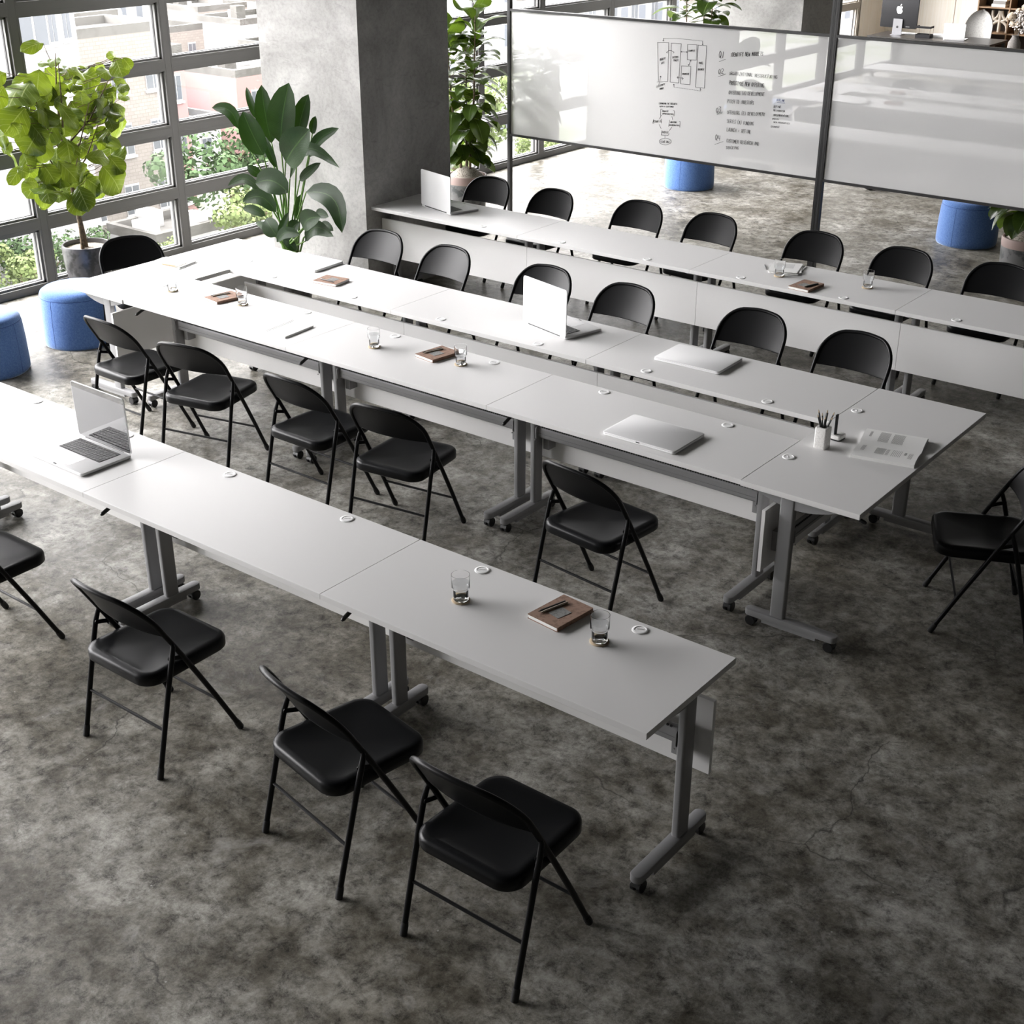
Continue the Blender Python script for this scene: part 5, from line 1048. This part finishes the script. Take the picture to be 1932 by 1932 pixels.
# floor stand with vase and dried flowers
t = thing('plant_stand', 'slim wooden stand under the vase of dried flowers', 'stand', (-5.47, 16.6, 0))
b = MB(); b.lathe([(0.16, 0.52), (0.165, 0.53), (0.165, 0.55), (0.16, 0.555)], 32); b.build('top', M['darkwood'], t)
for k in range(3):
    a = 2*PI*k/3; b = MB(); b.tube([(0.10*math.cos(a), 0.10*math.sin(a), 0.52), (0.17*math.cos(a), 0.17*math.sin(a), 0)], [0.014, 0.010], 8); b.build('leg', M['shelfwood'], t)
t = thing('vase_of_dried_flowers', 'rough grey vase of dried beige flowers at the upper right corner', 'vase', (-5.47, 16.6, 0.556))
b = MB(); b.lathe([(0.06, 0), (0.085, 0.05), (0.096, 0.15), (0.09, 0.24), (0.055, 0.30), (0.045, 0.325), (0.055, 0.345), (0.045, 0.345), (0.035, 0.32), (0.01, 0.30)], 32); b.build('vase', M['vase'], t, 60)
rg = random.Random(5); b = MB(); s_ = MB(); wv = MB()
for dx, dz, r_ in ((-.10, .60, .062), (.08, .73, .058), (.0, .50, .045), (-.07, .50, .06), (.12, .55, .05), (-.02, .68, .04), (.16, .66, .05)):
    c = Vector((dx, rg.uniform(-.06, .06), dz)); m0 = Matrix.Translation(c)
    b.lathe([(r_*math.sin(a)*(1+.06*(k % 2)) + 0.001, -r_*math.cos(a)) for k, a in enumerate([PI*k/12 for k in range(13)])], 16, m0)
    s_.tube([(0, 0, 0.28), (dx*.35, 0, 0.28+(dz-.28)*.6), tuple(c)], 0.003, 5)
for k in range(260):
    c = Vector((rg.gauss(0.07, .07), rg.gauss(0, .05), rg.gauss(.56, .08)))
    wv.leaf(c, c + Vector((rg.uniform(-1, 1), rg.uniform(-1, 1), rg.uniform(-.3, 1))).normalized()*0.03, 0.02, .1, (0, -1, .3), 'far', .2, rg)
b.build('globe_blooms', M['flower'], t, 60); wv.uv = {}; tag(wv.build('small_blooms', M['flower_w'], t, None), kind='stuff'); s_.build('stems', M['bark'], t, 60)
# rounded dark vessel just below the right whiteboard's lower rail
b = MB(); b.lathe([(0.02, 0), (0.05, 0.010), (0.075, 0.03), (0.09, 0.07), (0.10, 0.16), (0.09, 0.2), (0.08, 0.2), (0.085, 0.15), (0.06, 0.06), (0.01, 0.05)], 32)
o = b.build('black_bowl', M['black'], None, 60); o.location = (-4.44, 9.5, 0); tag(o, 'rounded black vessel just showing below the right whiteboard', 'bowl')

# ---------------------------------------------------------------- city outside
GZ = -16.0
b = MB(); b.box(-420, X0-0.5, -150, 420, GZ-1, GZ); struct('ground', b, M['ground'])
def building(name, label, x0, x1, y0, y1, top, wm, wins=(), grp=None, roofm='roofing', parapet=0.5, base=GZ):
    cx, cy = (x0+x1)/2, (y0+y1)/2
    t = thing(name, label, 'building', (cx, cy, base), 0, grp); ox, oy, oz = cx, cy, base
    b = MB(); b.box(x0-ox, x1-ox, y0-oy, y1-oy, 0, top-oz); b.build('wall', M[wm], t, None)
    b = MB(); b.box(x0-ox+.3, x1-ox-.3, y0-oy+.3, y1-oy-.3, top-oz, top-oz+0.06); b.build('roof', M[roofm], t, None)
    b = MB()
    for (p, q, r_, s_) in ((x0, x1, y0, y0+.3), (x0, x1, y1-.3, y1), (x0, x0+.3, y0+.3, y1-.3), (x1-.3, x1, y0+.3, y1-.3)): b.box(p-ox, q-ox, r_-oy, s_-oy, top-oz, top-oz+parapet)
    b.build('parapet', M['roofing'], t, None)
    for (y, z, w_, h_) in wins:   # windows on the face towards us (x = x1)
        g = MB(); g.box(x1-ox-0.02, x1-ox+0.05, y-oy-w_/2, y-oy+w_/2, z-oz-h_/2, z-oz+h_/2)
        g.box(x1-ox, x1-ox+0.14, y-oy-w_/2-.1, y-oy+w_/2+.1, z-oz-h_/2-.12, z-oz-h_/2)
        f = g.build('window', M['winframe'], t, None); p = MB()
        k = 2 if w_ < 2 else 5
        for i in range(k):
            a = y-oy-w_/2+w_*(i+.08)/k; c = y-oy-w_/2+w_*(i+.92)/k
            p.box(x1-ox+0.05, x1-ox+0.07, a, c, z-oz-h_/2+.1, z-oz+h_/2-.1)
        p.build('pane', M['winglass'], f, None)
    return t
# large beige brick block
wins = [(y, z, 1.0, 1.75) for z in (-7.6, -10.9, -14.2) for y in (37.2, 39.7, 42.1, 44.4)]
building('brick_apartment_block', 'beige brick apartment block with white-framed windows, seen through the window behind the fig', -67, -62, 34.6, 45.4, -5.4, 'brickb', wins)
building('pink_rendered_block', 'narrow pink rendered strip of building beside the brick block', -66, -62.2, 45.45, 46.8, -6.8, 'pinkish', [(46.1, z, 0.7, 1.5) for z in (-8.6, -11.6, -14.4)])
WHW = [(32.35, -3.75, 1.5, 1.6), (33.35, -3.7, .42, 1.5), (34.1, -3.6, .42, 1.5), (33.5, -5.85, .45, .6), (34.2, -5.85, .45, .6)]
building('white_rendered_house', 'white rendered house with tall narrow windows, seen above the fig', -61.5, -54.5, 26.5, 34.6, -2.2, 'stucco', WHW)
building('brick_penthouse', 'brown brick rooftop structure behind the white house', -76, -69.5, 44.2, 48.2, -5.5, 'brickb', [(45.2, -6.6, .7, .7), (47.1, -6.6, .6, .7)])
building('grey_apartment_block', 'grey apartment block with ribbed walls, through the leftmost window', -58, -46, 12.5, 23.0, -5.5, 'far_c', [(y, z, 0.8, 1.6) for z in (-7.3, -10.2, -13.2) for y in (15, 18, 21)])
building('low_garage', 'low pale garage with flat roof below the brick block', -54.3, -50.5, 34.7, 38.9, -13.4, 'stucco', [(35.5, -14.6, .7, .6), (37.5, -14.6, .7, .6)])
rg = random.Random(31)
for i, x in enumerate((-72, -83, -94, -105)):
    for j, y in enumerate((52, 61.5, 71, 81)):
        if i == 0 and j == 3: continue
        a, c = rg.uniform(5.5, 7.5), rg.uniform(5.5, 7.5); xx = x + rg.uniform(-1, 1); yy = y + 4*i + rg.uniform(-.8, .8); tp = GZ + rg.uniform(3.2, 6.2) + i*.5
        hb = building('small_town_house', 'small pale town house among the roofs beyond the windows', xx-a/2, xx+a/2, yy-c/2, yy+c/2, tp, ('stucco', 'brickb', 'stucco', 'pinkish')[(i+j*3) % 4],
                 [(yy-c*.28, tp-1.5, .8, 1.2), (yy, tp-1.5, .8, 1.2), (yy+c*.28, tp-1.5, .8, 1.2)], 'small town houses beyond the windows')
        for k in range(3):
            b = MB(); px, py = rg.uniform(-a*.3, a*.3), rg.uniform(-c*.3, c*.3); b.box(px-.4, px+.4, py-.5, py+.5, tp-GZ+.05, tp-GZ+rg.uniform(.7, 1.4)); b.build('roof_vent', M['winframe' if k else 'roofing'], hb, None)
rg = random.Random(9); lst = []
def clear(x, y, a, c):
    return all(abs(x-q[0]) > (a+q[2])/2+1 or abs(y-q[1]) > (c+q[3])/2+1 for q in lst) and not (-122 < x < -40 and 20 < y < 106)
tries = 0
while len(lst) < 18 and tries < 3000:
    tries += 1; near = len(lst) >= 13
    dist = rg.uniform(85, 170) if near else rg.uniform(125, 290); ang = R(rg.uniform(103, 121) if near else rg.uniform(119, 150))
    x = 1.6 + dist*math.cos(ang); y = -4.7 + dist*math.sin(ang); a, c = rg.uniform(9, 20), rg.uniform(9, 20)
    if clear(x, y, a, c) and not (-80 < x-a and x+a < -30 and 55 < y < 105): lst.append((x, y, a, c, GZ + rg.uniform(4, 10)))
for k, (x, y, a, c, tp) in enumerate(lst):
    building('distant_building', 'pale distant city building washed out by the glare outside the windows', x-a/2, x+a/2, y-c/2, y+c/2, tp, ('far_a', 'far_b', 'far_a')[k % 3], (), 'distant buildings beyond the windows')
building('white_office_block', 'white office block with rows of windows, above the left whiteboard', -74, -62, 76, 101, -3.2, 'far_a', [(y, z, 1.0, 1.7) for z in (-5.2, -8.4) for y in range(78, 101, 3)])
for k, (x, y, z) in enumerate(((-52, 35.3, -13.34), (-53.6, 36.8, -13.34), (-51.4, 37.8, -13.34))):
    b = MB(); b.slab(rrect(.6, .4, .08, 2), 0, .8, .04); b.lathe([(.28, .8), (.28, .86), (.2, .88)], 16)
    o = b.build('air_conditioner', M['winframe'], None); o.location = (x, y, z); tag(o, ['white air conditioning unit on the garage roof, nearest the white house', 'white air conditioning unit at the back of the garage roof', 'white air conditioning unit on the garage roof, nearest the trees'][k], 'air conditioner', 'air conditioning units on the garage roof')
# satellite dishes
for k, (y, z) in enumerate(((52.2, -6.7), (54.0, -6.2))):
    b = MB(); b.lathe([(0.01, 0), (.3, .04), (.55, .16), (.56, .17), (.3, .06), (.01, .02)], 24, Matrix.Rotation(R(75), 4, 'Y')); b.tube([(0, 0, 0), (-.2, 0, -.9)], .05, 6)
    o = b.build('satellite_dish', M['winframe'], None); o.location = (-77.8, y, z); tag(o, ['white satellite dish on the stair tower, closer to the brick penthouse', 'white satellite dish on the stair tower, set higher than the other'][k], 'satellite dish', 'satellite dishes on the roofs')
b = MB(); b.box(-78.6, -77.2, 50.6, 55.8, GZ, -7.7); o = b.build('dish_building', M['stucco'], None, None); tag(o, 'pale stair tower carrying the satellite dishes', 'building')

def make_tree(seed, mname, h):
    rg = random.Random(seed); t = thing('broadleaf_tree', 'x', 'tree', (0, 0, 0))
    b = MB(); b.tube([(0, 0, 0), (.05, .03, h*.35), (0, .05, h*.75)], [h*.035, h*.028, h*.012], 8)
    for k in range(5): a = k*1.3; b.tube([(0, 0, h*(.3+.07*k)), (math.cos(a)*h*.16, math.sin(a)*h*.16, h*(.48+.08*k))], [h*.012, h*.004], 6)
    b.build('trunk', M['bark'], t, 60)
    b = MB(); cl = [(Vector((rg.gauss(0, .17)*h, rg.gauss(0, .17)*h, h*rg.uniform(.32, .9))), h*rg.uniform(.10, .19)) for _ in range(16)]
    for k in range(3400):
        c, r_ = rg.choice(cl); d = Vector((rg.gauss(0, 1), rg.gauss(0, 1), rg.gauss(0, 1))).normalized(); p = c + d*r_*rg.uniform(.65, 1.0)
        s = h*rg.uniform(.010, .020); u = d.orthogonal().normalized(); u.rotate(Matrix.Rotation(rg.uniform(0, 6.28), 3, d)); v = (d.cross(u) + d*rg.uniform(-.7, .7)).normalized()
        b.add([tuple(p-u*s-v*s*.6), tuple(p+u*s-v*s*.6), tuple(p+u*s*.5+v*s), tuple(p-u*s*.5+v*s)], [(0, 1, 2, 3)])
    b.build('crown', M[mname], t, None)
    return t
tr = [make_tree(1, 'tree_a', 9.0), make_tree(2, 'tree_b', 9.0), make_tree(3, 'tree_a', 7.5)]
spots = [(1,-54.9,43.4,.8,'deep green tree in the pane just left of the bird of paradise'),(0,-46.7,38.3,.6,'bright green tree low in the corner pane beside the bird of paradise'),
 (1,-51.8,29.4,.5,'deep green tree below the brick block, seen under the fig crown'),(0,-48.3,33.6,.38,'bright green tree beside the garage below the brick block'),
 (0,-48.8,26.3,.5,'bright green tree seen low through the leftmost panes'),
 (0,-54.9,62.2,.83,'tall bright tree seen through the rubber plant, nearer the concrete column'),(0,-53.6,70.5,.8,'tall bright tree seen through the rubber plant, nearer the whiteboard post'),
 (2,-46.6,60.4,.6,'small light tree seen below the left whiteboard, by its post'),(0,-49.7,55.6,.58,'rounded bright tree seen low between the column and the whiteboard'),(2,-42.7,64.5,.59,'small light tree seen below the left whiteboard, farther from its post')]
used = set()
for k, x, y, s, tl in spots:
    if k not in used:
        used.add(k); o = tr[k]; o.location = (x, y, GZ); o.rotation_euler = (0, 0, x)
    else: o = dup(tr[k], (x, y, GZ), x)
    o.scale = (s*1.15, s*1.15, s); o['label'] = tl; o['group'] = 'street trees outside the windows'
